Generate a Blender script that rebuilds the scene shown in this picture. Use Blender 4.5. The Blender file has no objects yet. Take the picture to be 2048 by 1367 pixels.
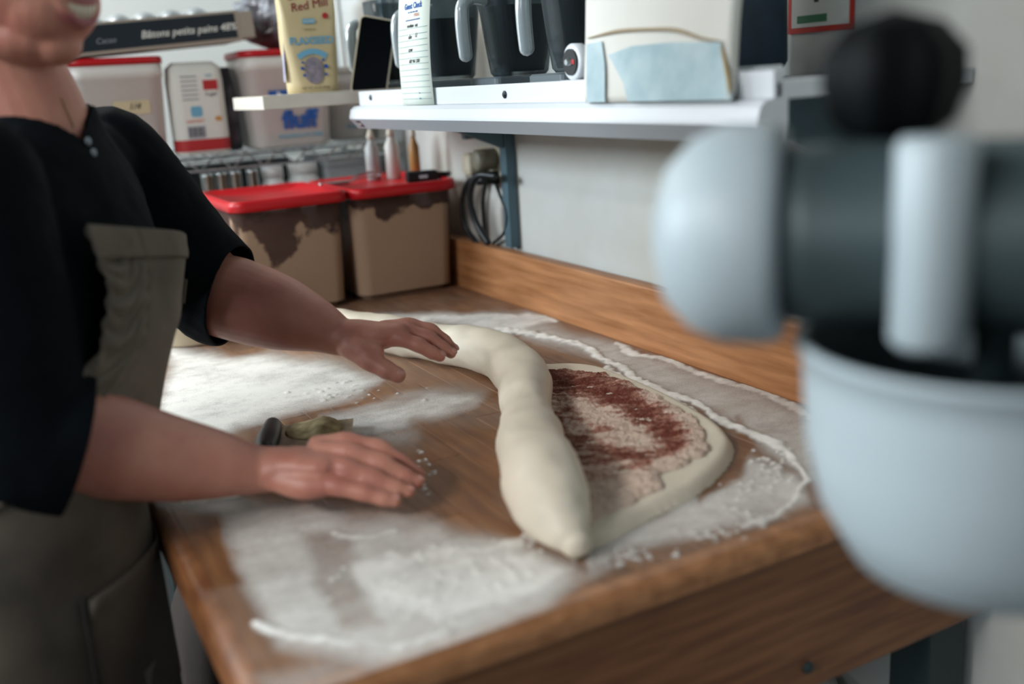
import bpy, bmesh, math, random
import numpy as np
from mathutils import Vector, Matrix, noise as mnoise
random.seed(7); rng = np.random.default_rng(7)
scene = bpy.context.scene
COL = scene.collection
R_ = math.radians

# ------------------------------------------------------------------ camera
FPX = 35/36*2048.0
CAM = np.array([0, 0, 1.38])
TZ = 0.90                                   # table top height
def _basis():
    va = np.array([-84-1024, 225-683.5, FPX]); va /= np.linalg.norm(va)
    vb = np.array([4650-1024, -70-683.5, FPX]); vb /= np.linalg.norm(vb)
    y = va; x = vb-va*(va@vb); x /= np.linalg.norm(x)
    return np.array([x, y, np.cross(x, y)])
RB = _basis()                               # rows: world axes in camera axes (right, down, forward)
cam_data = bpy.data.cameras.new('camera'); cam = bpy.data.objects.new('camera', cam_data); COL.objects.link(cam)
cam_data.lens = 35; cam_data.sensor_width = 36; cam_data.clip_start = 0.02
m = Matrix.Identity(4)
for i in range(3):
    m[i][0] = RB[i, 0]; m[i][1] = -RB[i, 1]; m[i][2] = -RB[i, 2]; m[i][3] = CAM[i]
cam.matrix_world = m
cam_data.dof.use_dof = True; cam_data.dof.focus_distance = 1.60; cam_data.dof.aperture_fstop = 1.8
scene.camera = cam

# ------------------------------------------------------------------ world, lights, exposure
vs = scene.view_settings
vs.view_transform = 'Standard'; vs.look = 'None'; vs.gamma = 1.0; vs.use_curve_mapping = False
vs.exposure = -0.12
w = bpy.data.worlds.new('world'); scene.world = w; w.use_nodes = True
w.node_tree.nodes['Background'].inputs[0].default_value = (0.62, 0.78, 0.92, 1)
w.node_tree.nodes['Background'].inputs[1].default_value = 0.35
def area(name, loc, target, sx, sy, power, col):
    l = bpy.data.lights.new(name, 'AREA'); l.shape = 'RECTANGLE'; l.size = sx; l.size_y = sy; l.energy = power; l.color = col
    o = bpy.data.objects.new(name, l); COL.objects.link(o); o.location = loc
    d = Vector(target)-Vector(loc); o.rotation_euler = d.to_track_quat('-Z', 'Y').to_euler()
    return o
area('window_daylight', (-2.40, 2.75, 2.12), (0.6, 1.5, 0.95), 1.0, 0.62, 125, (0.80, 0.92, 1.0))
area('window_daylight', (-2.40, -0.5, 2.12), (0.6, 1.2, 0.95), 1.6, 0.62, 30, (0.85, 0.95, 1.0))
area('ceiling_lamp_light', (-0.5, 2.9, 2.58), (-0.5, 2.9, 0), 1.2, 0.3, 26, (1.0, 0.96, 0.9))
area('ceiling_lamp_light', (-1.95, 0.45, 2.58), (-1.95, 0.45, 0), 0.3, 1.2, 92, (0.98, 0.98, 0.98))

# ------------------------------------------------------------------ helpers
def pd(x, y, d):                            # photo pixel + depth along the view axis
    return CAM+RB@np.array([(x-1024)/FPX*d, (y-683.5)/FPX*d, d])
def on(x, y, axis, val):                    # photo pixel -> point on an axis plane
    dr = RB@np.array([x-1024, y-683.5, FPX]); return CAM+dr*(val-CAM[axis])/dr[axis]
def pix(P):                                 # points (n,3) -> photo pixels
    c = (np.asarray(P)-CAM)@RB
    return np.stack([1024+FPX*c[:, 0]/c[:, 2], 683.5+FPX*c[:, 1]/c[:, 2]], 1)
def lin(c):
    if isinstance(c, str): c = [int(c[i:i+2], 16)/255 for i in (0, 2, 4)]
    return tuple(((v/12.92) if v <= .04045 else ((v+.055)/1.055)**2.4) for v in c[:3])+(1,)
MATS = {}
def mat(name, col, rough=.6, metal=0., var=.0, vscale=8, bump=0., bscale=60, stretch=None, col2=None, spec=.5, trans=0., ior=1.45, emit=0, sss=0, rand=0., alpha=1., sheen=0):
    if name in MATS: return MATS[name]
    M = bpy.data.materials.new(name); M.use_nodes = True; nt = M.node_tree; N = nt.nodes; L = nt.links
    b = N['Principled BSDF']
    c = lin(col); b.inputs['Base Color'].default_value = c
    b.inputs['Roughness'].default_value = rough; b.inputs['Metallic'].default_value = metal
    b.inputs['Specular IOR Level'].default_value = spec; b.inputs['IOR'].default_value = ior
    b.inputs['Transmission Weight'].default_value = trans; b.inputs['Alpha'].default_value = alpha
    if sheen: b.inputs['Sheen Weight'].default_value = sheen
    if sss:
        b.inputs['Subsurface Weight'].default_value = sss; b.inputs['Subsurface Radius'].default_value = (.01, .004, .002); b.inputs['Subsurface Scale'].default_value = 1
    if emit:
        b.inputs['Emission Color'].default_value = c; b.inputs['Emission Strength'].default_value = emit
    tc = N.new('ShaderNodeTexCoord'); src = tc.outputs['Object']
    if stretch:
        mp = N.new('ShaderNodeMapping'); mp.inputs['Scale'].default_value = stretch; L.new(src, mp.inputs[0]); src = mp.outputs[0]
        if rand:
            oi = N.new('ShaderNodeObjectInfo'); mul = N.new('ShaderNodeVectorMath'); mul.operation = 'SCALE'
            cx = N.new('ShaderNodeCombineXYZ')
            for k in range(3): L.new(oi.outputs['Random'], cx.inputs[k])
            L.new(cx.outputs[0], mul.inputs[0]); mul.inputs['Scale'].default_value = 37
            L.new(mul.outputs[0], mp.inputs['Location'])
    if var or col2 or rand:
        nz = N.new('ShaderNodeTexNoise'); nz.inputs['Scale'].default_value = vscale; nz.inputs['Detail'].default_value = 5; L.new(src, nz.inputs[0])
        rp = N.new('ShaderNodeValToRGB'); L.new(nz.outputs[0], rp.inputs[0])
        c2 = lin(col2) if col2 else tuple(max(0, v*(1-var)) for v in c[:3])+(1,)
        rp.color_ramp.elements[0].position = .3; rp.color_ramp.elements[0].color = c2
        rp.color_ramp.elements[1].position = .7; rp.color_ramp.elements[1].color = c
        out = rp.outputs[0]
        if rand:
            oi = N.new('ShaderNodeObjectInfo'); hs = N.new('ShaderNodeHueSaturation'); mr = N.new('ShaderNodeMapRange')
            mr.inputs['To Min'].default_value = 1-rand; mr.inputs['To Max'].default_value = 1+rand
            L.new(oi.outputs['Random'], mr.inputs[0]); L.new(mr.outputs[0], hs.inputs['Value']); L.new(out, hs.inputs['Color']); out = hs.outputs[0]
        L.new(out, b.inputs['Base Color'])
    if bump:
        n2 = N.new('ShaderNodeTexNoise'); n2.inputs['Scale'].default_value = bscale; n2.inputs['Detail'].default_value = 4; L.new(src, n2.inputs[0])
        bp = N.new('ShaderNodeBump'); bp.inputs['Strength'].default_value = bump; bp.inputs['Distance'].default_value = .004
        L.new(n2.outputs[0], bp.inputs['Height']); L.new(bp.outputs[0], b.inputs['Normal'])
    MATS[name] = M
    return M
def me_from(vs_, fs, name='mesh'):
    me = bpy.data.meshes.new(name); me.from_pydata([tuple(map(float, v)) for v in vs_], [], [tuple(map(int, q)) for q in fs]); me.update(); return me
def obj(name, me, material=None, parent=None, smooth=False):
    if isinstance(me, tuple): me = me_from(*me, name=name)
    o = bpy.data.objects.new(name, me); COL.objects.link(o)
    if material is not None and len(me.materials) == 0: me.materials.append(material)
    if smooth: me.polygons.foreach_set('use_smooth', [True]*len(me.polygons))
    if parent is not None: o.parent = parent
    return o
def tag(o, label, cat, group=None):
    o['label'] = label; o['category'] = cat
    if group: o['group'] = group
    return o
def struct(o): o['kind'] = 'structure'; return o
def thing(name, label, cat, loc=(0, 0, 0), rz=0, group=None):
    o = bpy.data.objects.new(name, None); COL.objects.link(o); o.location = tuple(map(float, loc)); o.rotation_euler = (0, 0, rz); o.empty_display_size = .05
    return tag(o, label, cat, group)
def dup(root, loc, rz, label=None):
    r = root.copy(); COL.objects.link(r); r.location = loc; r.rotation_euler = (0, 0, rz)
    if label: r['label'] = label
    for ch in list(root.children):
        c = ch.copy(); COL.objects.link(c); c.parent = r
        for g in ch.children:
            d = g.copy(); COL.objects.link(d); d.parent = c
    return r
def box(x0, y0, z0, x1, y1, z1, bev=0., seg=2):
    bm = bmesh.new(); bmesh.ops.create_cube(bm, size=1)
    for v in bm.verts:
        v.co = Vector(((x0+x1)/2+v.co.x*(x1-x0), (y0+y1)/2+v.co.y*(y1-y0), (z0+z1)/2+v.co.z*(z1-z0)))
    if bev: bmesh.ops.bevel(bm, geom=bm.edges[:], offset=bev, segments=seg, profile=.5, affect='EDGES')
    me = bpy.data.meshes.new('box'); bm.to_mesh(me); bm.free(); return me
def join(*parts):
    V = []; F = []
    for p in parts:
        if not isinstance(p, tuple):
            v = np.empty(len(p.vertices)*3); p.vertices.foreach_get('co', v); p = (v.reshape(-1, 3), [tuple(q.vertices) for q in p.polygons])
        k = len(V); V.extend([tuple(v) for v in p[0]]); F.extend([tuple(i+k for i in q) for q in p[1]])
    return (V, F)
def loft(rings, caps=True, closed=False):
    n = len(rings[0]); V = [tuple(p) for r in rings for p in r]; F = []
    m_ = len(rings)
    for i in range(m_ if closed else m_-1):
        for j in range(n):
            a = i*n+j; b = i*n+(j+1) % n; i2 = (i+1) % m_
            F.append((a, b, i2*n+(j+1) % n, i2*n+j))
    if caps and not closed:
        F.append(tuple(range(n))[::-1]); F.append(tuple(range((m_-1)*n, m_*n)))
    return (V, F)
def lathe(prof, n=32, c=(0, 0, 0), caps=True):
    return loft([[(c[0]+r*math.cos(2*math.pi*j/n), c[1]+r*math.sin(2*math.pi*j/n), c[2]+z) for j in range(n)] for r, z in prof], caps)
def catmull(pts, per=8):
    P = np.asarray(pts, float); P = np.vstack([2*P[0]-P[1], P, 2*P[-1]-P[-2]]); out = []
    for i in range(1, len(P)-2):
        for t in np.linspace(0, 1, per, endpoint=False):
            a, b, c, d = P[i-1:i+3]
            out.append(.5*((2*b)+(c-a)*t+(2*a-5*b+4*c-d)*t*t+(3*b-a-3*c+d)*t**3))
    out.append(P[-2]); return np.array(out)
def tube(pts, radii, n=16, per=6, round_ends=True, up=(0, 0, 1), flat=1., smooth=True):
    """radii: scalars or (side, up) pairs; the section is side x up where up follows the given vector"""
    P = np.asarray(pts, float); rad = np.array([(r, r*flat) if np.isscalar(r) else r for r in (radii if hasattr(radii, '__len__') else [radii]*len(P))], float)
    Q = np.hstack([P, rad])
    if smooth and len(P) > 2: Q = catmull(Q, per)
    C = Q[:, :3]; r = Q[:, 3:]
    T = np.gradient(C, axis=0); T /= np.linalg.norm(T, axis=1)[:, None]+1e-12
    u0 = np.asarray(up, float); rings = []
    def ring(c, t, ra, rb):
        s = np.cross(t, u0); s /= np.linalg.norm(s)+1e-12; v = np.cross(s, t)
        return [c+s*ra*math.cos(a)+v*rb*math.sin(a) for a in np.linspace(0, 2*math.pi, n, endpoint=False)]
    if round_ends:
        for k in (1., .8, .5, .2):
            q = max(math.sqrt(1-k*k), .05); rings.append(ring(C[0]-T[0]*r[0].mean()*k, T[0], r[0, 0]*q, r[0, 1]*q))
    for i in range(len(C)): rings.append(ring(C[i], T[i], *r[i]))
    if round_ends:
        for k in (.2, .5, .8, 1.):
            q = max(math.sqrt(1-k*k), .05); rings.append(ring(C[-1]+T[-1]*r[-1].mean()*k, T[-1], r[-1, 0]*q, r[-1, 1]*q))
    return loft(rings)
def ellipsoid(c, ax, rad, n=20, m_=12):
    c = np.asarray(c); A = [np.asarray(a, float) for a in ax]; rings = []
    for i in range(m_+1):
        ph = -math.pi/2+math.pi*i/m_; cz = max(math.cos(ph), .02)
        rings.append([c+A[0]*rad[0]*cz*math.cos(t)+A[1]*rad[1]*cz*math.sin(t)+A[2]*rad[2]*math.sin(ph) for t in np.linspace(0, 2*math.pi, n, endpoint=False)])
    return loft(rings)
def rrect(wx, wy, r, z, cx=0, cy=0, k=5):
    pts = []
    r = min(r, wx*.499, wy*.499)
    for q, (sx, sy) in enumerate(((1, 1), (-1, 1), (-1, -1), (1, -1))):
        for i in range(k+1):
            a = math.pi/2*(q+i/k); pts.append((cx+sx*(wx/2-r)+r*math.cos(a), cy+sy*(wy/2-r)+r*math.sin(a), z))
    return pts
def rbox(secs, k=5, caps=True):             # secs: (wx, wy, r, z, cx, cy)
    return loft([rrect(*s, k=k) for s in secs], caps)
def recalc(me):
    bm = bmesh.new(); bm.from_mesh(me); bmesh.ops.recalc_face_normals(bm, faces=bm.faces); bm.to_mesh(me); bm.free(); return me
def evaluated(me, mods):
    o = bpy.data.objects.new('temporary', me); COL.objects.link(o)
    for typ, kw in mods:
        md = o.modifiers.new(typ, typ)
        for k, v in kw.items(): setattr(md, k, v)
    bpy.context.view_layer.update()
    dg = bpy.context.evaluated_depsgraph_get()
    r = bpy.data.meshes.new_from_object(o.evaluated_get(dg)); bpy.data.objects.remove(o); bpy.data.meshes.remove(me)
    r.materials.clear(); return r
def fuse(parts, voxel, smooth=4):
    me = recalc(me_from(*join(*parts)))
    return evaluated(me, [('REMESH', dict(mode='VOXEL', voxel_size=voxel, adaptivity=0)), ('SMOOTH', dict(factor=.5, iterations=smooth))])
def coords(me):
    v = np.empty(len(me.vertices)*3, np.float32); me.vertices.foreach_get('co', v); return v.reshape(-1, 3).astype(float)
def setco(me, v): me.vertices.foreach_set('co', np.asarray(v, np.float32).ravel()); me.update()
def attr(me, name, vals):
    a = me.attributes.new(name, 'FLOAT', 'POINT'); a.data.foreach_set('value', np.asarray(vals, np.float32))
def normals(me):
    v = np.empty(len(me.vertices)*3, np.float32); me.vertices.foreach_get('normal', v); return v.reshape(-1, 3).astype(float)
def vnoise(P, s, seed=0):                   # smooth value noise in numpy, about -1..1
    P = np.asarray(P, float)*s+seed*17.31; i = np.floor(P).astype(np.int64); fr = P-i; fr = fr*fr*(3-2*fr); out = 0
    def h(a):
        n = (a[:, 0]*73856093) ^ (a[:, 1]*19349663) ^ (a[:, 2]*83492791) if a.shape[1] == 3 else (a[:, 0]*73856093) ^ (a[:, 1]*19349663)
        n = (n ^ (n >> 13))*1274126177 & 0x7fffffff; n = (n ^ (n >> 16)) & 0xffff
        return n/32767.5-1
    D = P.shape[1]
    for c in range(2**D):
        o = np.array([(c >> k) & 1 for k in range(D)]); wgt = np.prod(np.where(o, fr, 1-fr), axis=1); out = out+wgt*h(i+o)
    return out
def delete_verts(me, mask):
    bm = bmesh.new(); bm.from_mesh(me); bm.verts.ensure_lookup_table()
    bmesh.ops.delete(bm, geom=[bm.verts[i] for i in np.nonzero(mask)[0]], context='VERTS'); bm.to_mesh(me); bm.free(); return me
def frame(origin, right, up):
    r = Vector(right).normalized(); u = Vector(up); u = (u-r*u.dot(r)).normalized(); n = r.cross(u)
    M = Matrix.Identity(4)
    for i in range(3): M[i][0] = r[i]; M[i][1] = u[i]; M[i][2] = n[i]; M[i][3] = origin[i]
    return M
def xform(part, M):
    return ([tuple(M @ Vector(v)) for v in part[0]], part[1])
def text(name, s, size, M, material, parent=None, shear=0., align='CENTER', ext=.0002, bold=0.):
    cu = bpy.data.curves.new('t', 'FONT'); cu.body = s; cu.size = size; cu.align_x = align; cu.extrude = ext; cu.shear = shear; cu.offset = bold; cu.resolution_u = 3
    o = bpy.data.objects.new('t', cu); COL.objects.link(o); bpy.context.view_layer.update()
    me = bpy.data.meshes.new_from_object(o.evaluated_get(bpy.context.evaluated_depsgraph_get())); bpy.data.objects.remove(o); bpy.data.curves.remove(cu)
    me.transform(M); me.materials.clear()
    return obj(name, me, material, parent)
def plate(name, M, wx, wy, material, parent, t=.0006, cx=0, cy=0, r=.0):     # thin flat print on a surface
    if r: p = loft([rrect(wx, wy, r, z, cx, cy) for z in (0, t)])
    else: p = ([(cx+sx*wx/2, cy+sy*wy/2, z) for z in (0, t) for sx, sy in ((-1, -1), (1, -1), (1, 1), (-1, 1))], [(3, 2, 1, 0), (4, 5, 6, 7), (0, 1, 5, 4), (1, 2, 6, 5), (2, 3, 7, 6), (3, 0, 4, 7)])
    return obj(name, xform(p, M), material, parent)

# ------------------------------------------------------------------ materials
WALLP = mat('wall_paint', 'c8cccc', .75, var=.12, vscale=2.5, bump=.1, bscale=30, col2='b2aea4')
WHITEP = mat('white_paint', 'd9dcda', .8)
GREYW = mat('grey_paint', '6a6e70', .8)
FLOORM = mat('grey_floor', '2b2c2d', .5, var=.2, vscale=3)
WOOD = mat('butcher_block', '8b603c', .4, col2='6a4226', vscale=9, stretch=(9, 1, 9), rand=.16, bump=.08, bscale=30)
WOODE = mat('table_rail_wood', '8a5a36', .45, col2='613820', vscale=7, stretch=(1, 3, 12), rand=.05, bump=.08, bscale=30)
BACKW = mat('back_rail_wood', 'b07b52', .45, col2='8a5934', vscale=7, stretch=(6, .8, 10), rand=.08, bump=.05, bscale=30)
STEELD = mat('dark_green_steel', '2c3a3b', .5, metal=.3)
STEELB = mat('blue_grey_steel', '4e6670', .5, metal=.3)
CHROME = mat('chrome_wire', 'b9c0c2', .25, metal=1)
WHITEM = mat('white_enamel_metal', 'd4d8dc', .4)
GREYM = mat('light_grey_metal', '9ea3a8', .5)
BLACK = mat('black_plastic', '0c1012', .4)
DOUGH = mat('dough', 'e0d4c0', .5, var=.1, vscale=14, bump=.15, bscale=60, sss=.12)
RED = mat('red_plastic', 'b5121b', .38)
WPLAST = mat('white_plastic', 'd6d2cc', .45, var=.04)
NAVY = mat('navy_cloth', '040a10', .9, var=.3, vscale=20, bump=.25, bscale=500, spec=.15)
BLUE = mat('blue_print', '2257a0', .6)
LBLUE = mat('light_blue_print', '6fa9c4', .6)
REDP = mat('red_print', 'b02a2c', .6)
DARKP = mat('dark_print', '2a2a30', .7)
PAPER = mat('white_paper', 'dcdcd4', .8)

# ------------------------------------------------------------------ setting
X0, X1, Y0, Y1, ZC = -2.5, 1.05, -2.2, 3.35, 2.7
struct(obj('floor', box(X0-.1, Y0-.1, -.1, X1+.1, Y1+.1, 0), FLOORM))
struct(obj('ceiling', box(X0-.1, Y0-.1, ZC, X1+.1, Y1+.1, ZC+.1), GREYW))
struct(obj('wall_right', box(X1, Y0-.1, 0, X1+.1, Y1+.1, ZC), WALLP))
struct(obj('wall_back', box(X0-.1, Y1, 0, X1, Y1+.1, ZC), WHITEP))
struct(obj('wall_front', box(X0-.1, Y0-.1, 0, X1, Y0, ZC), GREYW))
# left wall with two window openings
WIN = [(-1.35, .35), (2.2, 3.25)]
ys = [Y0, WIN[0][0], WIN[0][1], WIN[1][0], WIN[1][1], Y1]
parts = [box(X0-.1, Y0, 0, X0, Y1, 1.75), box(X0-.1, Y0, 2.5, X0, Y1, ZC)]
for a in (0, 2, 4): parts.append(box(X0-.1, ys[a], 1.75, X0, ys[a+1], 2.5))
struct(obj('wall_left', join(*parts), GREYW))
for k, (a, b) in enumerate(WIN):
    wn = struct(obj('window_%d' % (k+1), join(box(X0-.07, a, 1.75, X0-.03, b, 1.79), box(X0-.07, a, 2.46, X0-.03, b, 2.5), box(X0-.07, a, 1.79, X0-.03, a+.04, 2.46), box(X0-.07, b-.04, 1.79, X0-.03, b, 2.46), box(X0-.07, (a+b)/2-.02, 1.79, X0-.03, (a+b)/2+.02, 2.46)), WHITEM))
cl = thing('ceiling_lamp', 'white fluorescent ceiling lamp above the shelving rack', 'lamp', (-.5, 2.9, ZC))
obj('housing', box(-.62, -.17, -.08, .62, .17, 0, .01), WHITEM, cl)
obj('diffuser', box(-.6, -.15, -.1, .6, .15, -.08, .005), mat('lamp_diffuser', 'fff6e6', .5, emit=2), cl)
dup(cl, (-1.95, .45, ZC), math.pi/2, 'white fluorescent ceiling lamp between the two side windows')

# ------------------------------------------------------------------ work table
TX0, TX1, TY0, TY1 = .124, 1.0, .722, 2.50
tb = thing('work_table', 'wooden butcher block bakery table dusted with flour', 'table', (0, 0, 0))
sw = .042; nrow = int(math.ceil((TX1-TX0-.02)/sw)); sw = (TX1-TX0-.02)/nrow
for i in range(nrow):
    y = TY0+.02; x = TX0+.02+i*sw; cuts = [TY0+.02]
    yy = TY0+.02-random.random()*.5
    while yy < TY1-.25:
        yy += random.uniform(.45, .95)
        if yy > TY0+.15: cuts.append(min(yy, TY1))
    if cuts[-1] < TY1: cuts.append(TY1)
    for a, b in zip(cuts[:-1], cuts[1:]):
        if b-a < .01: continue
        o = obj('stave', box(-sw/2+.0003, -(b-a)/2+.0003, -.04, sw/2-.0003, (b-a)/2-.0003, random.uniform(-.0003, .0001), .0006, 1), WOOD, tb); o.location = (x+sw/2, (a+b)/2, TZ)
# rounded edge strips (person side and near end)
def edge_profile(n=6, r=.02, h=.045):
    p = [(-r, 0)]
    for i in range(n+1):
        a = math.pi/2*(1-i/n); p.append((-r+r*math.cos(a)+r, -r+r*math.sin(a)))
    return p
def edge_strip(length, r=.02, h=.05):         # profile in (outward, z), extruded
    pr = [(-r, 0)]+[(r*math.cos(a)-0, -r+r*math.sin(a)) for a in np.linspace(math.pi/2, 0, 7)]
    pr = [(-.0, 0)]+[(r*math.sin(a), -r+r*math.cos(a)) for a in np.linspace(0, math.pi/2, 7)]+[(r, -h), (0, -h)]
    return pr
pr = edge_strip(0)
obj('edge_strip', loft([[(TX0+.02-p, y, TZ+z) for p, z in pr] for y in np.linspace(TY0, TY1, 5)]), WOODE, tb)
pr = edge_strip(0, .02, .03)
obj('edge_strip', loft([[(x, TY0+.02-p, TZ+z) for p, z in pr][::-1] for x in np.linspace(TX0+.012, X1-.002, 5)]), BACKW, tb)
obj('end_rail', box(TX0+.03, TY0+.006, .69, X1-.003, TY0+.045, TZ-.031, .004), WOODE, tb)
h_ = on(1622, 1338, 1, TY0)
bh = obj('bolt', xform(lathe([(.0001, -.004), (.007, -.004), (.007, .002), (.005, .004), (.0001, .004)], 12), frame((h_[0], TY0+.005, h_[2]), (1, 0, 0), (0, 0, 1))), STEELD, tb)
obj('back_rail', box(TX1, TY0+.02, TZ-.04, TX1+.03, TY1, 1.014, .004), BACKW, tb)
obj('back_rail', box(TX1+.0305, TY0+.02, TZ-.04, X1-.002, TY1, .985, .003), BACKW, tb)
obj('under_frame', box(TX0+.14, TY0+.05, TZ-.12, TX1+.01, TY1-.02, TZ-.041), STEELD, tb)
for x, y in ((.985, .775), (.30, .80), (.985, TY1-.06), (.30, TY1-.06)):
    obj('leg', box(x-.033, y-.03, 0, x+.033, y+.03, TZ-.121, .003), STEELD, tb)

# ------------------------------------------------------------------ flour on the table
def seg_dist(P, line):
    best = np.full(len(P), 1e9)
    L_ = np.asarray(line, float)
    for a, b in zip(L_[:-1], L_[1:]):
        ab = b-a; t = np.clip(((P-a)@ab)/(ab@ab+1e-9), 0, 1); best = np.minimum(best, np.linalg.norm(P-a-t[:, None]*ab, axis=1))
    return best
def inside(P, poly):
    poly = np.asarray(poly, float); r = np.zeros(len(P), bool); j = len(poly)-1
    for i in range(len(poly)):
        a, b = poly[i], poly[j]
        c = ((a[1] > P[:, 1]) != (b[1] > P[:, 1])) & (P[:, 0] < (b[0]-a[0])*(P[:, 1]-a[1])/(b[1]-a[1]+1e-12)+a[0]); r ^= c; j = i
    return r
def sdf(P, poly):
    d = seg_dist(P, list(poly)+[poly[0]]); return np.where(inside(P, poly), -d, d)
gx = np.arange(TX0+.004, TX1-.001, .0036); gy = np.arange(TY0+.004, TY1, .0036)
GX, GY = np.meshgrid(gx, gy, indexing='ij'); G2 = np.stack([GX.ravel(), GY.ravel()], 1)
G3 = np.hstack([G2, np.full((len(G2), 1), TZ)]); GP = pix(G3)
dens = np.full(len(G2), .10)
nb = vnoise(G2, 14, 1); nm = vnoise(G2, 40, 2); nf = vnoise(G2, 110, 3)
WP = GP+np.stack([nb*14+nm*5, vnoise(G2, 14, 5)*9+nm*3], 1)
def film(poly, val, soft):
    global dens
    s = np.clip(.5-sdf(WP, poly)/soft, 0, 1); s = s*s*(3-2*s); dens = np.maximum(dens, s*val) if val > 0 else dens*(1-s*(-val))
film([(330, 690), (440, 715), (560, 712), (660, 722), (760, 752), (720, 785), (600, 812), (500, 845), (430, 880), (330, 880)], .95, 50)
film([(300, 1000), (460, 990), (560, 1010), (760, 1030), (960, 1060), (1080, 1110), (1160, 1140), (1100, 1210), (900, 1300), (740, 1340), (560, 1290), (470, 1130), (420, 1040)], .66, 70)
film([(690, 1110), (880, 1080), (1040, 1090), (1140, 1130), (1080, 1190), (880, 1260), (720, 1180)], .95, 60)
film([(640, 830), (780, 800), (900, 770), (985, 775), (960, 812), (840, 850), (700, 880)], .75, 45)
film([(560, 900), (700, 860), (860, 850), (820, 905), (700, 930)], .34, 50)
film([(760, 622), (920, 628), (1060, 618), (1115, 640), (1060, 668), (900, 655)], .85, 25)
film([(1060, 640), (1180, 672), (1330, 722), (1480, 775), (1640, 835), (1640, 960), (1500, 870), (1380, 800), (1180, 720), (1040, 680)], .55, 40)
film([(1180, 1090), (1330, 1010), (1450, 950), (1500, 910), (1600, 940), (1630, 1000), (1520, 1040), (1330, 1090), (1160, 1150)], .68, 45)
film([(500, 1350), (640, 1300), (760, 1340), (700, 1400), (560, 1400)], .3, 60)
film([(330, 1035), (420, 1035), (450, 1110), (495, 1170), (420, 1180), (360, 1100)], -.95, 22)
film([(600, 1070), (690, 1060), (770, 1250), (690, 1262)], -.4, 35)
film([(840, 1020), (1000, 1020), (1050, 1075), (900, 1075)], -.6, 40)
film([(690, 880), (880, 905), (1000, 900), (1000, 1010), (870, 1010), (840, 930)], -.7, 60)
film([(500, 880), (620, 830), (800, 760), (1000, 760), (990, 800), (850, 770), (720, 800), (560, 850)], -.75, 30)
film([(1470, 830), (1510, 890), (1480, 960), (1400, 1010), (1390, 980), (1460, 900)], -.9, 20)  # flour thinned here to paint the dough sheet's cast shadow darker
film([(830, 845), (920, 850), (1000, 860), (1000, 900), (880, 900)], -.6, 30)  # thinner flour deepens the far hand's shadow on the wood
ridge = np.zeros(len(G2))
def stroke(line, wpx, val, hgt=1.):
    global dens, ridge
    d = seg_dist(WP+np.stack([nm*3, nf*2.5], 1), line); s = np.clip(1.25-d/wpx, 0, 1); s = s*s*(3-2*s)
    dens = np.maximum(dens, s*val); ridge = np.maximum(ridge, s*hgt*(.65+.5*nf))
stroke([(1000, 655), (1080, 672), (1150, 690), (1215, 728), (1290, 768), (1390, 800), (1430, 835), (1500, 868), (1575, 893), (1608, 925), (1622, 955)], 9, 1.1, 1.)
stroke([(1622, 955), (1600, 995), (1560, 1018), (1520, 1040), (1480, 1050)], 8, .9, .6)
stroke([(1205, 740), (1270, 775), (1340, 790), (1380, 820)], 7, 1., .7)
stroke([(1230, 690), (1330, 722), (1400, 748), (1480, 778), (1560, 805), (1620, 830)], 8, .85, .3)
stroke([(512, 1252), (560, 1262), (640, 1278), (700, 1288)], 8, 1.05, .6)
stroke([(690, 1288), (800, 1296), (900, 1270)], 12, .85, .4)
stroke([(670, 1068), (740, 1072), (780, 1062)], 8, .9, .3)
stroke([(770, 1100), (840, 1140), (960, 1110), (1040, 1090)], 16, .9, .4)
stroke([(370, 1005), (420, 1000), (470, 990)], 7, 1., .4)
stroke([(780, 640), (900, 640), (1060, 628), (1105, 642)], 8, .95, .5)
def blobs(cx, cy, sx, sy, n, r0, r1):
    global dens, ridge
    for _ in range(n):
        c = np.array([rng.normal(cx, sx), rng.normal(cy, sy)]); r = rng.uniform(r0, r1)
        d = np.linalg.norm((GP-c)*[1, 1.6], axis=1); s = np.clip(1.2-d/r, 0, 1); dens = np.maximum(dens, s*1.05); ridge = np.maximum(ridge, s*.7)
blobs(1560, 930, 28, 22, 34, 4, 9); blobs(1500, 985, 30, 14, 18, 3, 7); blobs(1500, 1035, 30, 10, 24, 4, 8)
blobs(850, 945, 18, 22, 22, 3, 6); blobs(960, 1125, 70, 22, 40, 4, 10); blobs(1080, 1090, 30, 14, 16, 4, 9); blobs(1240, 1115, 60, 12, 40, 3, 9); blobs(1420, 1065, 40, 10, 30, 3, 8); blobs(820, 1180, 80, 30, 40, 3, 8); blobs(700, 790, 60, 14, 30, 2, 5)
dens = np.clip(dens*(1+.18*nb), 0, 1.1)
me = me_from(np.hstack([G2, (TZ+.0004+np.clip(ridge, 0, 1.2)*.0035)[:, None]]), [(i*len(gy)+j, (i+1)*len(gy)+j, (i+1)*len(gy)+j+1, i*len(gy)+j+1) for i in range(len(gx)-1) for j in range(len(gy)-1)])
attr(me, 'flour_cover', dens)
FM = bpy.data.materials.new('flour_dust'); FM.use_nodes = True; nt = FM.node_tree; N = nt.nodes; L = nt.links
b = N['Principled BSDF']; b.inputs['Base Color'].default_value = lin('ebe7e0'); b.inputs['Roughness'].default_value = .9; b.inputs['Specular IOR Level'].default_value = .1
at = N.new('ShaderNodeAttribute'); at.attribute_name = 'flour_cover'
tc = N.new('ShaderNodeTexCoord')
def noise_node(scale, detail=4, stretch=None):
    n = N.new('ShaderNodeTexNoise'); n.inputs['Scale'].default_value = scale; n.inputs['Detail'].default_value = detail
    if stretch:
        mp = N.new('ShaderNodeMapping'); mp.inputs['Scale'].default_value = stretch; L.new(tc.outputs['Object'], mp.inputs[0]); L.new(mp.outputs[0], n.inputs[0])
    else: L.new(tc.outputs['Object'], n.inputs[0])
    return n
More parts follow.
